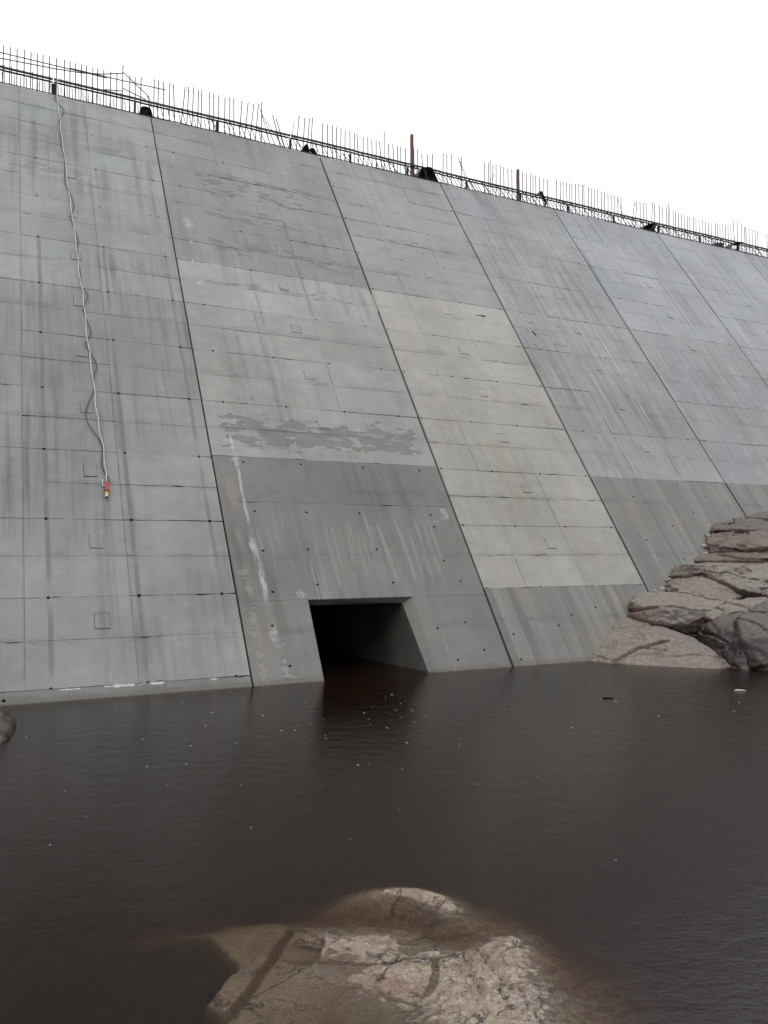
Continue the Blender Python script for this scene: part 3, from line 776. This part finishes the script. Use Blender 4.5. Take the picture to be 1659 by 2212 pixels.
# ------------------------------------------------------------------ rubber waterstops sticking up at the joints
def ribbon(name, curves, label, u_ref):
    verts, faces = [], []
    for pts, y0, y1 in curves:
        P = [Vector((p[0] - u_ref, 0, p[1])) for p in pts]
        Q = []
        for i in range(len(P) - 1):                         # smooth the bend
            a = P[max(i-1, 0)]; b_, c_, d_ = P[i], P[i+1], P[min(i+2, len(P)-1)]
            for j in range(4):
                t = j / 4
                Q.append(0.5 * ((2*b_) + (c_ - a)*t + (2*a - 5*b_ + 4*c_ - d_)*t*t + (3*b_ - a - 3*c_ + d_)*t**3))
        Q.append(P[-1])
        th = 0.012
        ny = 4
        for side in (0, 1):
            base = len(verts)
            for i, q in enumerate(Q):
                tan = (Q[min(i+1, len(Q)-1)] - Q[max(i-1, 0)]).normalized()
                nr = Vector((-tan.z, 0, tan.x))
                for j in range(ny + 1):
                    f = j / ny
                    y = y0 + (y1 - y0) * f
                    off = 0.012 * math.sin(7 * f + i * 0.5)
                    p = q + nr * (th * (side - 0.5) + off)
                    verts.append((p.x, y, p.z))
            for i in range(len(Q) - 1):
                for j in range(ny):
                    a = base + i*(ny+1) + j
                    f = (a, a+1, a+ny+2, a+ny+1)
                    faces.append(f if side else f[::-1])
        n = len(Q) * (ny + 1); b0 = len(verts) - 2*n; b1 = b0 + n
        rim = [j for j in range(ny+1)] + [i*(ny+1)+ny for i in range(1, len(Q))] + [(len(Q)-1)*(ny+1)+j for j in range(ny-1, -1, -1)] + [i*(ny+1) for i in range(len(Q)-2, 0, -1)]
        for a, c in zip(rim, rim[1:] + rim[:1]):
            faces.append((b0+a, b0+c, b1+c, b1+a))
    o = mesh_obj(name, verts, faces, RUBBER, None, True)
    fix_normals(o.data)
    o.location = Dw(u_ref, 0, 0); o.rotation_euler = (0, 0, AZ)
    return tag(o, label, 'waterstop', 'rubber waterstops at the crest joints')
ribbon('waterstop', [([(-4.86, -0.02), (-4.82, 0.17), (-4.7, 0.24), (-4.59, 0.2), (-4.54, -0.02)], -0.03, 0.55)], 'black rubber waterstop arched over the leftmost joint at the crest', -4.7)
ribbon('waterstop', [([(-0.51, -0.02), (-0.36, 0.23), (-0.27, 0.16), (-0.24, -0.02)], 0.0, 0.5), ([(-0.27, 0.1), (-0.14, 0.15), (-0.02, -0.02)], -0.02, 0.2)], 'low black rubber waterstop at the second joint, beside the leaning bars', -0.25)
ribbon('waterstop', [([(3.16, -0.02), (3.34, 0.36), (3.46, 0.22), (3.5, -0.02)], 0.0, 0.7), ([(3.4, 0.36), (3.55, 0.4), (3.7, 0.36), (3.87, -0.01)], -0.02, 0.5)], 'largest black rubber waterstop, two flaps right of the taller timber post', 3.5)
ribbon('waterstop', [([(7.6, 0.36), (7.69, 0.5), (7.83, 0.33), (7.9, 0.2), (7.88, 0.02), (8.12, -0.01)], 0.0, 0.12)], 'thin twisted black rubber waterstop right of the shorter timber post', 7.8)
ribbon('waterstop', [([(11.95, -0.02), (12.13, 0.15), (12.33, 0.28), (12.62, 0.33), (12.56, 0.15), (12.52, -0.02)], 0.0, 0.6), ([(12.2, -0.02), (12.4, 0.1), (12.55, 0.3)], -0.03, 0.02)], 'solid black rubber waterstop hump at the fifth joint from the left', 12.4)
ribbon('waterstop', [([(16.2, -0.02), (16.45, 0.26), (16.65, 0.37), (16.98, 0.4)], 0.0, 0.4), ([(16.85, 0.4), (16.73, 0.24), (16.67, -0.02)], 0.02, 0.14)], 'rightmost black rubber waterstop flap at the crest', 16.6)
gm = Geo()
for r_, z in ((0.22, 0.07), (0.2, 0.12), (0.23, 0.16)):
    gm.tube([(r_ * 1.2 * math.cos(t * math.pi / 8), 0.12 * math.sin(t * math.pi / 8), z + 0.03 * math.cos(t * math.pi / 8)) for t in range(17)], 0.02, 6, False)
o = gm.build('hose_coil', RUBBER, None, True); o.location = Dw(15.75, 0.13, 0); o.rotation_euler = (0, 0, AZ)
tag(o, 'small dark coil of hose lying on the crest left of the rightmost waterstop', 'hose')

# ------------------------------------------------------------------ rope, cable and lamp hanging down the face
def spline(pts, sub=5):
    P = [Vector(p) for p in pts]
    out = []
    for i in range(len(P) - 1):
        a = P[max(i-1, 0)]; b_, c_, d_ = P[i], P[i+1], P[min(i+2, len(P)-1)]
        for j in range(sub):
            t = j / sub
            out.append(0.5 * ((2*b_) + (c_ - a)*t + (2*a - 5*b_ + 4*c_ - d_)*t*t + (3*b_ - a - 3*c_ + d_)*t**3))
    out.append(P[-1])
    return out
rope_uv = [(-6.8,15.55),(-6.78,15.03),(-6.78,14.72),(-6.75,13.94),(-6.71,12.48),(-6.64,10.99),(-6.61,9.61),(-6.58,8.9),(-6.56,8.42),(-6.53,7.34),(-6.5,6.18),(-6.46,5.22),(-6.42,4.46),(-6.405,3.76)]
cable_uv = [(-6.83,15.93),(-6.88,15.71),(-6.78,15.51),(-6.67,15.21),(-6.76,14.96),(-6.8,14.69),(-6.78,13.68),(-6.73,13.14),(-6.75,12.24),(-6.68,11.91),(-6.6,11.38),(-6.69,10.97),(-6.6,10.47),(-6.57,10.12),(-6.6,9.86),(-6.57,8.95),(-6.59,8.7),(-6.46,8.46),(-6.57,8.02),(-6.46,7.41),(-6.54,7.17),(-6.57,7.0),(-6.41,6.54),(-6.48,6.18),(-6.49,5.87),(-6.66,5.2),(-6.43,4.59),(-6.46,4.16),(-6.42,3.97),(-6.36,3.84),(-6.385,3.72)]
# the slope sags away under a taut rope, so it rides 2-3 cm off the concrete
top_pts = [(-6.82, YC + 0.05, ZC + 0.46), (-6.81, YC - 0.0, ZC + 0.40), (-6.81, YC - 0.03, ZC + 0.04)]
rp = [Vector(p) for p in top_pts] + [face_pt(u, v, 0.03) for u, v in rope_uv]
ref = face_pt(-6.41, 3.7, 0.03)
def hang(name, pts, r, mat, label, cat, n=6):
    gm = Geo(); gm.tube([p - ref for p in pts], r, n)
    o = gm.build(name, mat, None, True)
    o.location = dam_to_world(ref); o.rotation_euler = (0, 0, AZ)
    return tag(o, label, cat)
rope_pts = spline(rp, 7)
for i, p in enumerate(rope_pts):
    if 16 < i < len(rope_pts) - 2: p.x += 0.010 * math.sin(i * 1.1) + 0.008 * math.sin(i * 0.43)
hang('rope', rope_pts, 0.0095, ROPE, 'long white rope hanging from the rail down the left part of the dam', 'rope')
hang('cable', spline([Vector((-6.84, YC + 0.0, ZC + 0.38))] + [face_pt(u, v, 0.022 + 0.012 * (i % 2)) for i, (u, v) in enumerate(cable_uv)], 5), 0.0075, CABLE, 'wavy black cable twisted round the hanging white rope', 'cable')
lamp = tag(empty('work_lamp', dam_to_world(face_pt(-6.415, 3.44, 0.05)), (0, 0, AZ)), 'small red and yellow torch-shaped lamp at the end of the white rope', 'lamp')
la, lb = face_pt(-6.40, 3.73, 0.045), face_pt(-6.43, 3.43, 0.05)
lref = face_pt(-6.415, 3.44, 0.05)
def seg(name, t0, t1, r0, r1, mat):
    gm = Geo()
    p, q = la.lerp(lb, t0) - lref, la.lerp(lb, t1) - lref
    gm.tube([p, p.lerp(q, 0.06), p.lerp(q, 0.94), q], [r0 * 0.85, r0, r1, r1 * 0.85], 10)
    return gm.build(name, mat, lamp, False)
seg('red_sleeve', 0.0, 0.56, 0.034, 0.034, RED)
seg('collar', 0.55, 0.6, 0.036, 0.036, RUBBER)
seg('yellow_body', 0.6, 0.85, 0.028, 0.026, YELLOW)
seg('clear_tip', 0.85, 0.96, 0.026, 0.022, CLEAR)
seg('end_cap', 0.955, 1.06, 0.024, 0.01, RUBBER)
gm = Geo(); gm.tube([p - lref for p in spline([face_pt(-6.41, 3.69, 0.06), face_pt(-6.45, 3.68, 0.04), face_pt(-6.475, 3.72, 0.03), face_pt(-6.462, 3.79, 0.03), face_pt(-6.475, 3.82, 0.03)], 4)], 0.009, 6); gm.build('rope_tail', ROPE, lamp, True)

# ------------------------------------------------------------------ rocks
def rock_mesh(pts, voxel, amp, seed, freq=1.0, smooth_it=3, cracks=()):
    me = bpy.data.meshes.new('tmp')
    bm = bmesh.new()
    vs_ = [bm.verts.new(p) for p in pts]
    r = bmesh.ops.convex_hull(bm, input=vs_)
    junk = list({e for e in r['geom_interior'] + r['geom_unused'] if isinstance(e, bmesh.types.BMVert)})
    bmesh.ops.delete(bm, geom=junk, context='VERTS')
    bmesh.ops.recalc_face_normals(bm, faces=bm.faces)
    bm.to_mesh(me); bm.free()
    o = bpy.data.objects.new('tmp', me); scene.collection.objects.link(o)
    md = o.modifiers.new('r', 'REMESH'); md.mode = 'VOXEL'; md.voxel_size = voxel
    ms = o.modifiers.new('s', 'SMOOTH'); ms.factor = 0.5; ms.iterations = smooth_it
    dg = bpy.context.evaluated_depsgraph_get()
    out = bpy.data.meshes.new_from_object(o.evaluated_get(dg))
    bpy.data.objects.remove(o); bpy.data.meshes.remove(me)
    sv = Vector((seed * 3.17, seed * 1.31, seed * 7.7))
    nrm = [v.normal.copy() for v in out.vertices]
    for v, n in zip(out.vertices, nrm):
        w = v.co
        p = w * freq + sv
        a = noise.fractal(p * 0.9, 0.8, 2.2, 5)
        q = Vector((w.x * 0.42 + 0.3 * a, w.y * 0.45, w.z * 1.6 + 0.15 * w.x + 0.3 * noise.noise(p * 1.2))) + sv
        ds = noise.voronoi(q)[0]
        crack = max(0.0, 1 - (ds[1] - ds[0]) / 0.06)
        step = (ds[0] - 0.4) * 0.7
        c = noise.fractal(p * 6, 0.7, 2.1, 4)
        d = amp * (a * 0.8 + 1.3 * step - 1.6 * crack + 0.36 * c)
        for pl, wd, dp in cracks:
            dd = min(geometry.intersect_point_line(w, Vector(s0), Vector(s1))[0].__sub__(w).length if 0 <= geometry.intersect_point_line(w, Vector(s0), Vector(s1))[1] <= 1 else 9.0 for s0, s1 in zip(pl[:-1], pl[1:]))
            wj = wd * (0.7 + 0.8 * abs(noise.noise(p * 5)))
            d -= dp * max(0.0, 1 - dd / wj)
        v.co += n * d
    return out

def rock(name, pts, mat, voxel, amp, seed, parent=None, origin=None, freq=1.0, smooth_it=3, cracks=()):
    me = rock_mesh(pts, voxel, amp, seed, freq, smooth_it, cracks)
    me.name = name
    if origin is not None: me.transform(Matrix.Translation(-Vector(origin)))
    me.materials.clear(); me.materials.append(mat); me.shade_smooth()
    o = bpy.data.objects.new(name, me)
    link(o, parent)
    if parent is None and origin is not None: o.location = origin
    return o

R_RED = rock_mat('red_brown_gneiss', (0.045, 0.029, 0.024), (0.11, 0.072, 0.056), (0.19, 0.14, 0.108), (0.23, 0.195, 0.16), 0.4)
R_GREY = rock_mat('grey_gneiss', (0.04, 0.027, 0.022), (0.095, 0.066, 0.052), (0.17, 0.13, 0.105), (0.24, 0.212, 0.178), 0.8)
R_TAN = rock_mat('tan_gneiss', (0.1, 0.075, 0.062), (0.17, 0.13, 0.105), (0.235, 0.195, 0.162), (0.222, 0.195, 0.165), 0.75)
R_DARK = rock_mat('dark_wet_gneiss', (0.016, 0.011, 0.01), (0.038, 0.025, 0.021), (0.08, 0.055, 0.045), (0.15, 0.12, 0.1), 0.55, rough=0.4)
DN = Vector((0.3603, -0.7347, 0.5747))       # outward normal of the dam face
SLAB = {
'1': ([(3.7,14.8,0.0),(4.21,14.3,0.0),(4.76,14.16,0.0),(5.25,13.92,0.0),(5.67,13.82,0.0),(6.0,14.09,0.0),(4.31,15.53,0.53),(4.64,15.79,0.7),(4.84,15.73,0.71),(5.19,15.4,0.6),(5.67,15.01,0.4),(5.79,14.54,0.25)], R_TAN),
'2': ([(4.77,15.65,0.73),(5.16,15.32,0.6),(5.61,15.21,0.61),(6.03,15.42,0.79),(4.85,16.02,0.99),(4.92,15.75,0.95),(5.44,15.63,0.91),(5.06,16.33,1.12),(5.62,16.66,1.18),(6.07,16.61,1.16),(6.73,16.01,1.01),(6.14,15.38,0.84)], R_GREY),
'2b': ([(5.99,15.26,0.79),(6.14,15.38,0.84),(6.69,15.93,1.02),(7.54,16.05,1.08),(8.53,16.06,1.17),(7.07,15.06,0.8),(7.93,14.94,0.81),(6.59,15.09,0.8),(6.08,14.97,0.62)], R_GREY),
'3': ([(5.7,16.75,1.22),(5.97,17.06,1.44),(6.47,17.05,1.47),(6.86,16.75,1.36),(7.2,16.31,1.11),(6.7,15.95,0.96),(6.03,16.52,1.15)], R_GREY),
'4': ([(5.98,17.07,1.49),(6.22,17.35,1.69),(6.58,17.35,1.69),(7.04,17.22,1.64),(6.9,16.96,1.51),(6.44,16.97,1.52),(5.96,16.96,1.46)], R_RED),
'5': ([(6.33,17.63,1.69),(7.06,17.76,1.74),(8.36,17.76,1.79),(9.76,17.86,1.84),(7.49,15.92,1.13),(8.73,16.02,1.17),(7.07,16.28,1.23),(6.99,17.06,1.59),(6.57,17.32,1.66)], R_GREY),
'6': ([(6.79,17.76,1.83),(7.19,18.06,1.96),(8.53,18.1,2.04),(10.03,18.35,2.11),(9.66,17.68,1.84),(8.27,17.55,1.82),(6.91,17.56,1.76),(6.74,17.63,1.77)], R_RED),
'7': ([(7.15,18.15,2.14),(7.38,18.47,2.36),(8.11,18.6,2.42),(8.79,18.64,2.42),(10.34,18.91,2.46),(9.91,18.13,2.09),(8.44,17.91,2.06),(7.79,17.9,2.03),(7.22,17.95,2.01)], R_RED),
'8': ([(7.39,18.49,2.42),(7.58,18.75,2.6),(8.48,19.32,2.76),(9.42,19.94,2.96),(11.77,21.47,3.45),(10.47,19.13,2.49),(8.8,18.66,2.44),(8.1,18.58,2.49),(7.54,18.48,2.45)], R_DARK),
'9': ([(6.02,15.41,0.78),(5.94,14.99,0.56),(6.11,15.25,0.79),(6.55,15.01,0.81),(6.21,14.24,0.48),(5.98,14.51,0.35),(5.96,13.78,0.0),(6.08,13.63,0.0),(6.05,14.3,0.0)], R_DARK),
'10': ([(6.37,14.69,0.77),(6.67,15.0,0.89),(7.28,15.48,1.05),(8.41,15.43,1.13),(6.13,14.02,0.5),(6.51,13.87,0.52),(7.43,13.66,0.54),(6.1,13.89,0.0),(6.32,13.5,0.0),(7.07,13.02,0.0)], R_DARK)}
base = Vector((6.2, 15.0, 0.0))
outcrop = tag(empty('rock_outcrop', base), 'layered red brown and grey rock outcrop against the dam at the right', 'rock')
for i, (key, (pts, mat)) in enumerate(SLAB.items()):
    P = [Vector(p) for p in pts]
    back = [p - DN * 0.55 for p in P] + [p + Vector((0.12, 0.06, -0.5)) for p in P] + [p + Vector((0.2, 0.4, -0.7)) for p in P]
    if key in ('1', '9', '10'):
        back += [p + Vector((-0.05, -0.25, -0.7)) for p in P if p.z < 0.05]
        back += [p + Vector((0, 0.3, -0.8)) for p in P]
    crk = [([(3.97,14.47,0.04),(4.15,14.54,0.09),(4.35,14.61,0.16),(4.55,14.74,0.24),(4.76,14.75,0.28),(5.16,14.84,0.38)], 0.06, 0.12), ([(4.77,14.49,0.17),(5.02,14.57,0.24)], 0.045, 0.05)] if key == '1' else ()
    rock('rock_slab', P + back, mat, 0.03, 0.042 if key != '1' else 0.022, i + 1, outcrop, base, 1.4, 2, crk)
MORTAR = plain('pale_mortar', (0.38, 0.37, 0.345), 0.9, 0.2, 25.0, bumpy=0.6)
for i, (x, y, z) in enumerate([(5.88,16.92,1.38),(5.77,16.78,1.27),(5.67,16.68,1.19),(5.5,16.58,1.14),(4.91,15.88,0.68),(7.28,18.34,2.32),(7.11,18.08,2.09),(7.07,17.91,1.89)]):
    pts = []
    for q in range(22):
        t = Vector((rnd.gauss(0, 1), rnd.gauss(0, 1), rnd.gauss(0, 1))).normalized()
        pts.append(Vector((x, y, z)) + Vector((t.x * 0.085, t.y * 0.03, t.z * 0.075)) * (0.6 + 0.6 * rnd.random()))
    rock('mortar_patch', pts, MORTAR, 0.015, 0.04, 50 + i, outcrop, base, 5.0, 1)

LX = -0.02
left_pts = [(-4.03, 8.9, 0.06), (-4.3, 9.25, 0.3), (-5.3, 9.7, 0.75), (-3.98, 8.55, 0.0), (-3.84, 8.2, -0.08), (-4.9, 7.8, 0.3), (-6.2, 8.6, 0.7), (-4.2, 9.45, 0.05), (-4.9, 10.3, 0.05), (-6.0, 10.2, 0.3), (-5.5, 7.6, 0.0)]
left_pts = [(x + LX, y, z * 0.85) for x, y, z in left_pts]
lp = left_pts + [(x, y, -0.8) for x, y, z in left_pts]
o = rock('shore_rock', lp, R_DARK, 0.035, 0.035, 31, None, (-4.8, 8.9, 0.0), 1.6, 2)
tag(o, 'dark rough rock tip at the left edge of the water', 'rock')

# rock just under the surface in the foreground
CTRL = [(-0.65,3.5,-0.02),(-0.7,3.72,-0.018),(-0.6,3.9,-0.02),(-0.62,4.1,-0.012),(-0.7,4.25,-0.018),(-0.9,4.38,-0.05),(-1.08,4.46,-0.16),(-1.4,4.5,-0.3),(-1.9,4.55,-0.5),
        (-0.5,4.36,-0.004),(-0.55,4.46,-0.05),(-0.6,4.55,-0.1),(-0.3,4.35,0.004),(-0.04,4.36,-0.01),(-0.3,4.46,-0.045),(-0.05,4.46,-0.06),(-0.35,4.58,-0.12),(-0.5,4.75,-0.28),(-0.8,4.75,-0.32),(-1.3,4.8,-0.4),
        (-0.12,4.6,-0.14),(0.1,4.54,-0.135),(0.28,4.45,-0.12),(0.39,4.28,-0.09),(0.1,4.4,-0.04),(0.25,4.3,-0.03),
        (-0.25,4.8,-0.06),(-0.04,4.95,-0.04),(0.12,5.0,-0.05),(0.3,4.9,-0.03),(-0.08,4.86,0.0),(0.04,4.86,0.022),(0.2,4.82,0.035),(0.32,4.7,0.035),(0.4,4.55,-0.005),(-0.06,4.7,-0.11),(0.1,4.67,-0.12),
        (0.12,5.2,-0.26),(-0.3,5.05,-0.27),(0.5,4.95,-0.22),(0.55,4.6,-0.09),(0.72,4.6,-0.13),(0.6,4.4,-0.05),(0.7,4.25,-0.012),(0.86,4.35,-0.12),(1.0,4.5,-0.28),
        (0.73,4.1,-0.01),(0.85,3.9,-0.05),(0.92,3.58,-0.07),(1.05,3.9,-0.16),(1.15,3.55,-0.2),(1.3,4.2,-0.38),(1.5,3.5,-0.42),(0.5,4.2,0.004),(0.26,4.06,0.012),(0.08,4.08,0.01),
        (-0.2,4.15,0.008),(-0.4,4.15,-0.01),(-0.4,3.9,-0.014),(-0.4,3.6,-0.022),(-0.1,3.9,0.0),(-0.05,3.55,-0.03),(0.25,3.8,0.016),(0.5,3.85,0.018),(0.35,3.55,0.012),(0.65,3.6,0.0),(0.6,3.95,0.01),
        (0.0,3.2,-0.02),(-0.5,3.2,-0.04),(0.5,3.1,0.03),(0.9,3.1,-0.05),(0.0,2.5,0.08),(0.6,2.5,0.1),(-0.7,2.5,0.06),(1.2,2.6,0.0),(1.7,2.6,-0.3),(1.7,4.6,-0.6),(1.7,5.4,-0.8),(0.6,5.4,-0.55),(-0.5,5.4,-0.55),(-2,5.4,-0.7),(-2,3.6,-0.3),(-2,2.5,-0.1)]
import numpy as np
_c = np.array(CTRL)
def _tps(r2): return 0.5 * r2 * np.log(r2 + 1e-9)
_n = len(_c)
_A = np.zeros((_n + 3, _n + 3))
_A[:_n, :_n] = _tps(((_c[:, None, :2] - _c[None, :, :2]) ** 2).sum(-1)) + 1e-3 * np.eye(_n)
_A[:_n, _n] = 1; _A[:_n, _n+1:] = _c[:, :2]; _A[_n, :_n] = 1; _A[_n+1:, :_n] = _c[:, :2].T
_w = np.linalg.solve(_A, np.concatenate([_c[:, 2], np.zeros(3)]))
def rock_surface(xy):
    xy = np.asarray(xy)
    return _tps(((xy[:, None, :] - _c[None, :, :2]) ** 2).sum(-1)) @ _w[:_n] + _w[_n] + xy @ _w[_n+1:]
CLIFF = [(2.4,-0.75),(3.2,-0.66),(3.5,-0.645),(3.6,-0.68),(3.72,-0.79),(3.8,-0.765),(3.88,-0.735),(3.98,-0.69),(4.03,-0.70),(4.1,-0.75),(4.22,-0.82),(4.3,-0.87),(4.37,-0.95),(4.42,-1.1),(4.46,-1.5),(4.5,-2.4)]
def cliff_x(y):
    for (y0, x0), (y1, x1) in zip(CLIFF[:-1], CLIFF[1:]):
        if y0 <= y <= y1: return x0 + (x1 - x0) * (y - y0) / (y1 - y0)
    return -0.7 if y < 3 else -3.0
CRACKS = [([(-0.49,4.42),(-0.53,4.2),(-0.59,3.9),(-0.64,3.74),(-0.68,3.58)], 0.022, 0.07), ([(-0.53,4.1),(-0.3,4.06),(-0.05,4.02),(0.08,4.06),(0.26,4.08),(0.42,4.15),(0.48,4.18)], 0.010, 0.035),
          ([(0.40,4.16),(0.41,3.95),(0.43,3.7),(0.42,3.5)], 0.008, 0.025), ([(0.47,4.18),(0.5,4.0),(0.58,3.79)], 0.008, 0.03), ([(0.25,4.09),(0.22,3.82),(0.2,3.77)], 0.02, 0.03), ([(-0.62,4.15),(-0.66,4.05),(-0.72,4.0)], 0.006, 0.02),
          ([(0.1,4.075),(0.28,4.07)], 0.016, 0.03)]
def seg_dist(px, py, a, c):
    vx, vy = c[0]-a[0], c[1]-a[1]
    t = max(0, min(1, ((px-a[0])*vx + (py-a[1])*vy) / (vx*vx + vy*vy)))
    return math.hypot(px - a[0] - t*vx, py - a[1] - t*vy)
def fg_z(x, y, z):
    p = Vector((x, y, 0.3))
    rough_ = smoothstep(-0.35, 0.25, x + 0.25 * noise.noise(p * 2.3))
    z += 0.016 * rough_ * (1 - smoothstep(0.6, 0.95, x)) * (1 - smoothstep(4.3, 4.5, y))
    z += 0.014 * noise.fractal(p * 2.2, 0.8, 2.1, 4) * (0.45 + 0.55 * rough_)
    z += (0.003 + 0.010 * rough_) * noise.fractal(p * 14, 0.6, 2.2, 5)
    q = Vector((x * 2.6 + 0.35 * noise.noise(p * 3), y * 3.2 + 0.35 * noise.noise(p * 3.3), 1.7))
    ds, ps = noise.voronoi(q)
    cell = noise.cell(ps[0] * 7.3)
    z += 0.022 * (cell - 0.5) * smoothstep(0.0, 0.12, ds[1] - ds[0]) - 0.026 * max(0.0, 1 - (ds[1] - ds[0]) / 0.045) * (0.2 + rough_)
    wob = 0.02 * noise.noise(p * 5)
    for pts, wd, dp in CRACKS:
        d = min(seg_dist(x + wob, y + wob, a, c) for a, c in zip(pts[:-1], pts[1:]))
        z -= 1.1 * dp * max(0.0, 1 - d / (1.25 * wd)) ** 0.7
    xl = cliff_x(y) + 0.03 * noise.noise(p * 7) + 0.008 * noise.noise(p * 31)
    z -= 0.75 * smoothstep(0.0, 0.09, xl - x) * (1 - 0.65 * smoothstep(4.3, 4.5, y)) if xl > x else 0.0
    return z
NX, NY = 300, 260
X0, X1, Y0, Y1 = -2.0, 1.7, 2.35, 5.4
fv = [(X0 + (X1-X0)*i/NX, Y0 + (Y1-Y0)*j/NY) for j in range(NY+1) for i in range(NX+1)]
fv = [(x, y, fg_z(x, y, float(z))) for (x, y), z in zip(fv, rock_surface(fv))]
ff = [(j*(NX+1)+i, j*(NX+1)+i+1, (j+1)*(NX+1)+i+1, (j+1)*(NX+1)+i) for j in range(NY) for i in range(NX)]
# close it down to a base so that it is a solid boulder
nb = len(fv)
rim = [i for i in range(NX+1)] + [j*(NX+1)+NX for j in range(1, NY+1)] + [NY*(NX+1)+i for i in range(NX-1, -1, -1)] + [j*(NX+1) for j in range(NY-1, 0, -1)]
fv += [(fv[i][0], fv[i][1], -2.2) for i in rim]
for q in range(len(rim)):
    q2 = (q+1) % len(rim)
    ff.append((rim[q2], rim[q], nb+q, nb+q2))
k = NT('pink_tan_gneiss')
co = k.coord('Object')
a = k.noise(co, 1.6, 7, 0.6, 0.5); b = k.noise(k.map(co, (1, 1, 1), (4, 2, 1)), 5.5, 8, 0.68, 0.8); c = k.noise(k.map(co, (1, 1, 1), (9, 2, 1)), 26, 8, 0.75)
d = k.noise(k.map(co, (1, 1, 1), (1, 7, 3)), 75, 5, 0.7)
sx = k.n('ShaderNodeSeparateXYZ'); k.put(sx.inputs[0], co)
rgh = k.smooth(k.m('ADD', sx.outputs[0], k.m('MULTIPLY', k.m('SUBTRACT', a, 0.5), 1.6)), -0.45, 0.2)
col = k.mix(k.smooth(a, 0.35, 0.65), (0.27, 0.205, 0.135), (0.41, 0.325, 0.235))
col = k.mix(k.m('MULTIPLY', k.smooth(b, 0.5, 0.64), 0.7), col, (0.30, 0.24, 0.215))
col = k.mix(k.m('MULTIPLY', k.m('MULTIPLY', k.smooth(c, 0.5, 0.6), rgh), 0.6), col, (0.6, 0.53, 0.48))
col = k.mix(k.m('MULTIPLY', k.m('MULTIPLY', k.smooth(c, 0.45, 0.37), rgh), 0.8), col, (0.12, 0.095, 0.085))
col = k.mix(k.m('MULTIPLY', k.smooth(k.noise(k.map(co, (1, 1, 1), (2, 8, 5)), 3.0, 5, 0.6), 0.52, 0.66), 0.6), col, (0.27, 0.15, 0.11))
col = k.mix(k.smooth(k.noise(k.map(co, (1, 1, 1), (17, 3, 5)), 2.4, 6, 0.6, 0.4), 0.62, 0.68), col, (0.12, 0.08, 0.065))
wc = k.n('ShaderNodeVectorMath', operation='ADD'); k.put(wc.inputs[0], co)
k.put(wc.inputs[1], k.mul((1.0, 1.0, 1.0), k.m('MULTIPLY', b, 0.35)))
vein = k.smooth(k.voro(k.map(wc.outputs[0], (1, 1.4, 0.3)), 3.4, 'DISTANCE_TO_EDGE'), 0.004, 0.022, 1.0, 0.0)
vein = k.m('MULTIPLY', vein, k.smooth(a, 0.4, 0.55))
col = k.mix(k.m('MULTIPLY', vein, 0.85), col, (0.05, 0.035, 0.03))
fleck = k.smooth(k.noise(k.map(co, (1, 1, 1), (6, 6, 6)), 48, 5, 0.75), 0.56, 0.64)
col = k.mix(k.m('MULTIPLY', k.m('MULTIPLY', fleck, rgh), 0.7), col, (0.07, 0.055, 0.05))
col = k.mul(col, k.lin(d, 0.3, 0.7, 0.62, 1.38))
nr = k.bump(k.m('SUBTRACT', c, k.m('MULTIPLY', vein, 0.4)), 0.9, 0.022); nr = k.bump(d, 0.6, 0.006, nr)
k.bsdf(col, k.lin(c, 0.3, 0.7, 0.3, 0.6), nr, 0.5)
o = mesh_obj('submerged_rock', fv, ff, k.mat, None, True)
tag(o, 'pink and tan rock just breaking the murky water in the foreground', 'rock')

# ------------------------------------------------------------------ small things on the water
def stick(name, x, y, ln, ang, r, mat, label):
    gm = Geo()
    gm.tube([(-ln/2, 0, 0), (-ln*0.15, 0.06*ln, 0.004), (ln*0.2, -0.03*ln, 0.002), (ln/2, 0.03*ln, -0.002)], [r*0.7, r, r*0.9, r*0.5], 6)
    o = gm.build(name, mat, None, True)
    o.location = (x, y, 0.006); o.rotation_euler = (0, 0, ang)
    return tag(o, label, 'stick')
stick('floating_stick', 5.05, 11.65, 0.16, 0.1, 0.016, WOODPALE, 'pale floating stick on dark water below the rock outcrop')
stick('floating_stick', 5.55, 11.4, 0.07, 0.2, 0.012, plain('tan_chip', (0.4, 0.25, 0.1), 0.7), 'tiny tan wood chip floating right of the pale stick')
stick('floating_stick', 3.03, 11.1, 0.16, 0.05, 0.014, CABLE, 'dark floating stick left of the pale stick')

gm = Geo()
def bubble(x, y, r):
    n, b0 = 7, len(gm.v)
    for lv, (rr, z) in enumerate(((1.0, 0.0), (0.8, 0.25), (0.35, 0.4))):
        for i in range(n):
            t = 2*math.pi*i/n
            gm.v.append((x + r*rr*math.cos(t), y + r*rr*math.sin(t), 0.001 + r*z))
    gm.v.append((x, y, 0.001 + r*0.44))
    for lv in range(2):
        for i in range(n):
            gm.f.append((b0+lv*n+i, b0+lv*n+(i+1) % n, b0+(lv+1)*n+(i+1) % n, b0+(lv+1)*n+i))
    for i in range(n): gm.f.append((b0+2*n+i, b0+2*n+(i+1) % n, b0+3*n))
for cx_, cy_, sx_, sy_, n in ((-0.1, 9.5, 0.7, 1.6, 45), (5.2, 10.6, 0.8, 1.1, 50), (1.5, 9.5, 3.2, 2.6, 55), (-2.5, 8.5, 2.0, 2.0, 25), (0.2, 6.3, 1.8, 1.0, 22)):
    for _ in range(n):
        x, y = rnd.gauss(cx_, sx_), rnd.gauss(cy_, sy_)
        if y > 12.5 or y < 5.0: continue
        bubble(x, y, (0.004 + 0.008 * rnd.random() ** 2) * y / 9)
o = gm.build('rain_bubbles', FOAM, None, True)
tag(o, 'tiny pale rain bubbles scattered over the dark water', 'bubbles', kind='stuff')
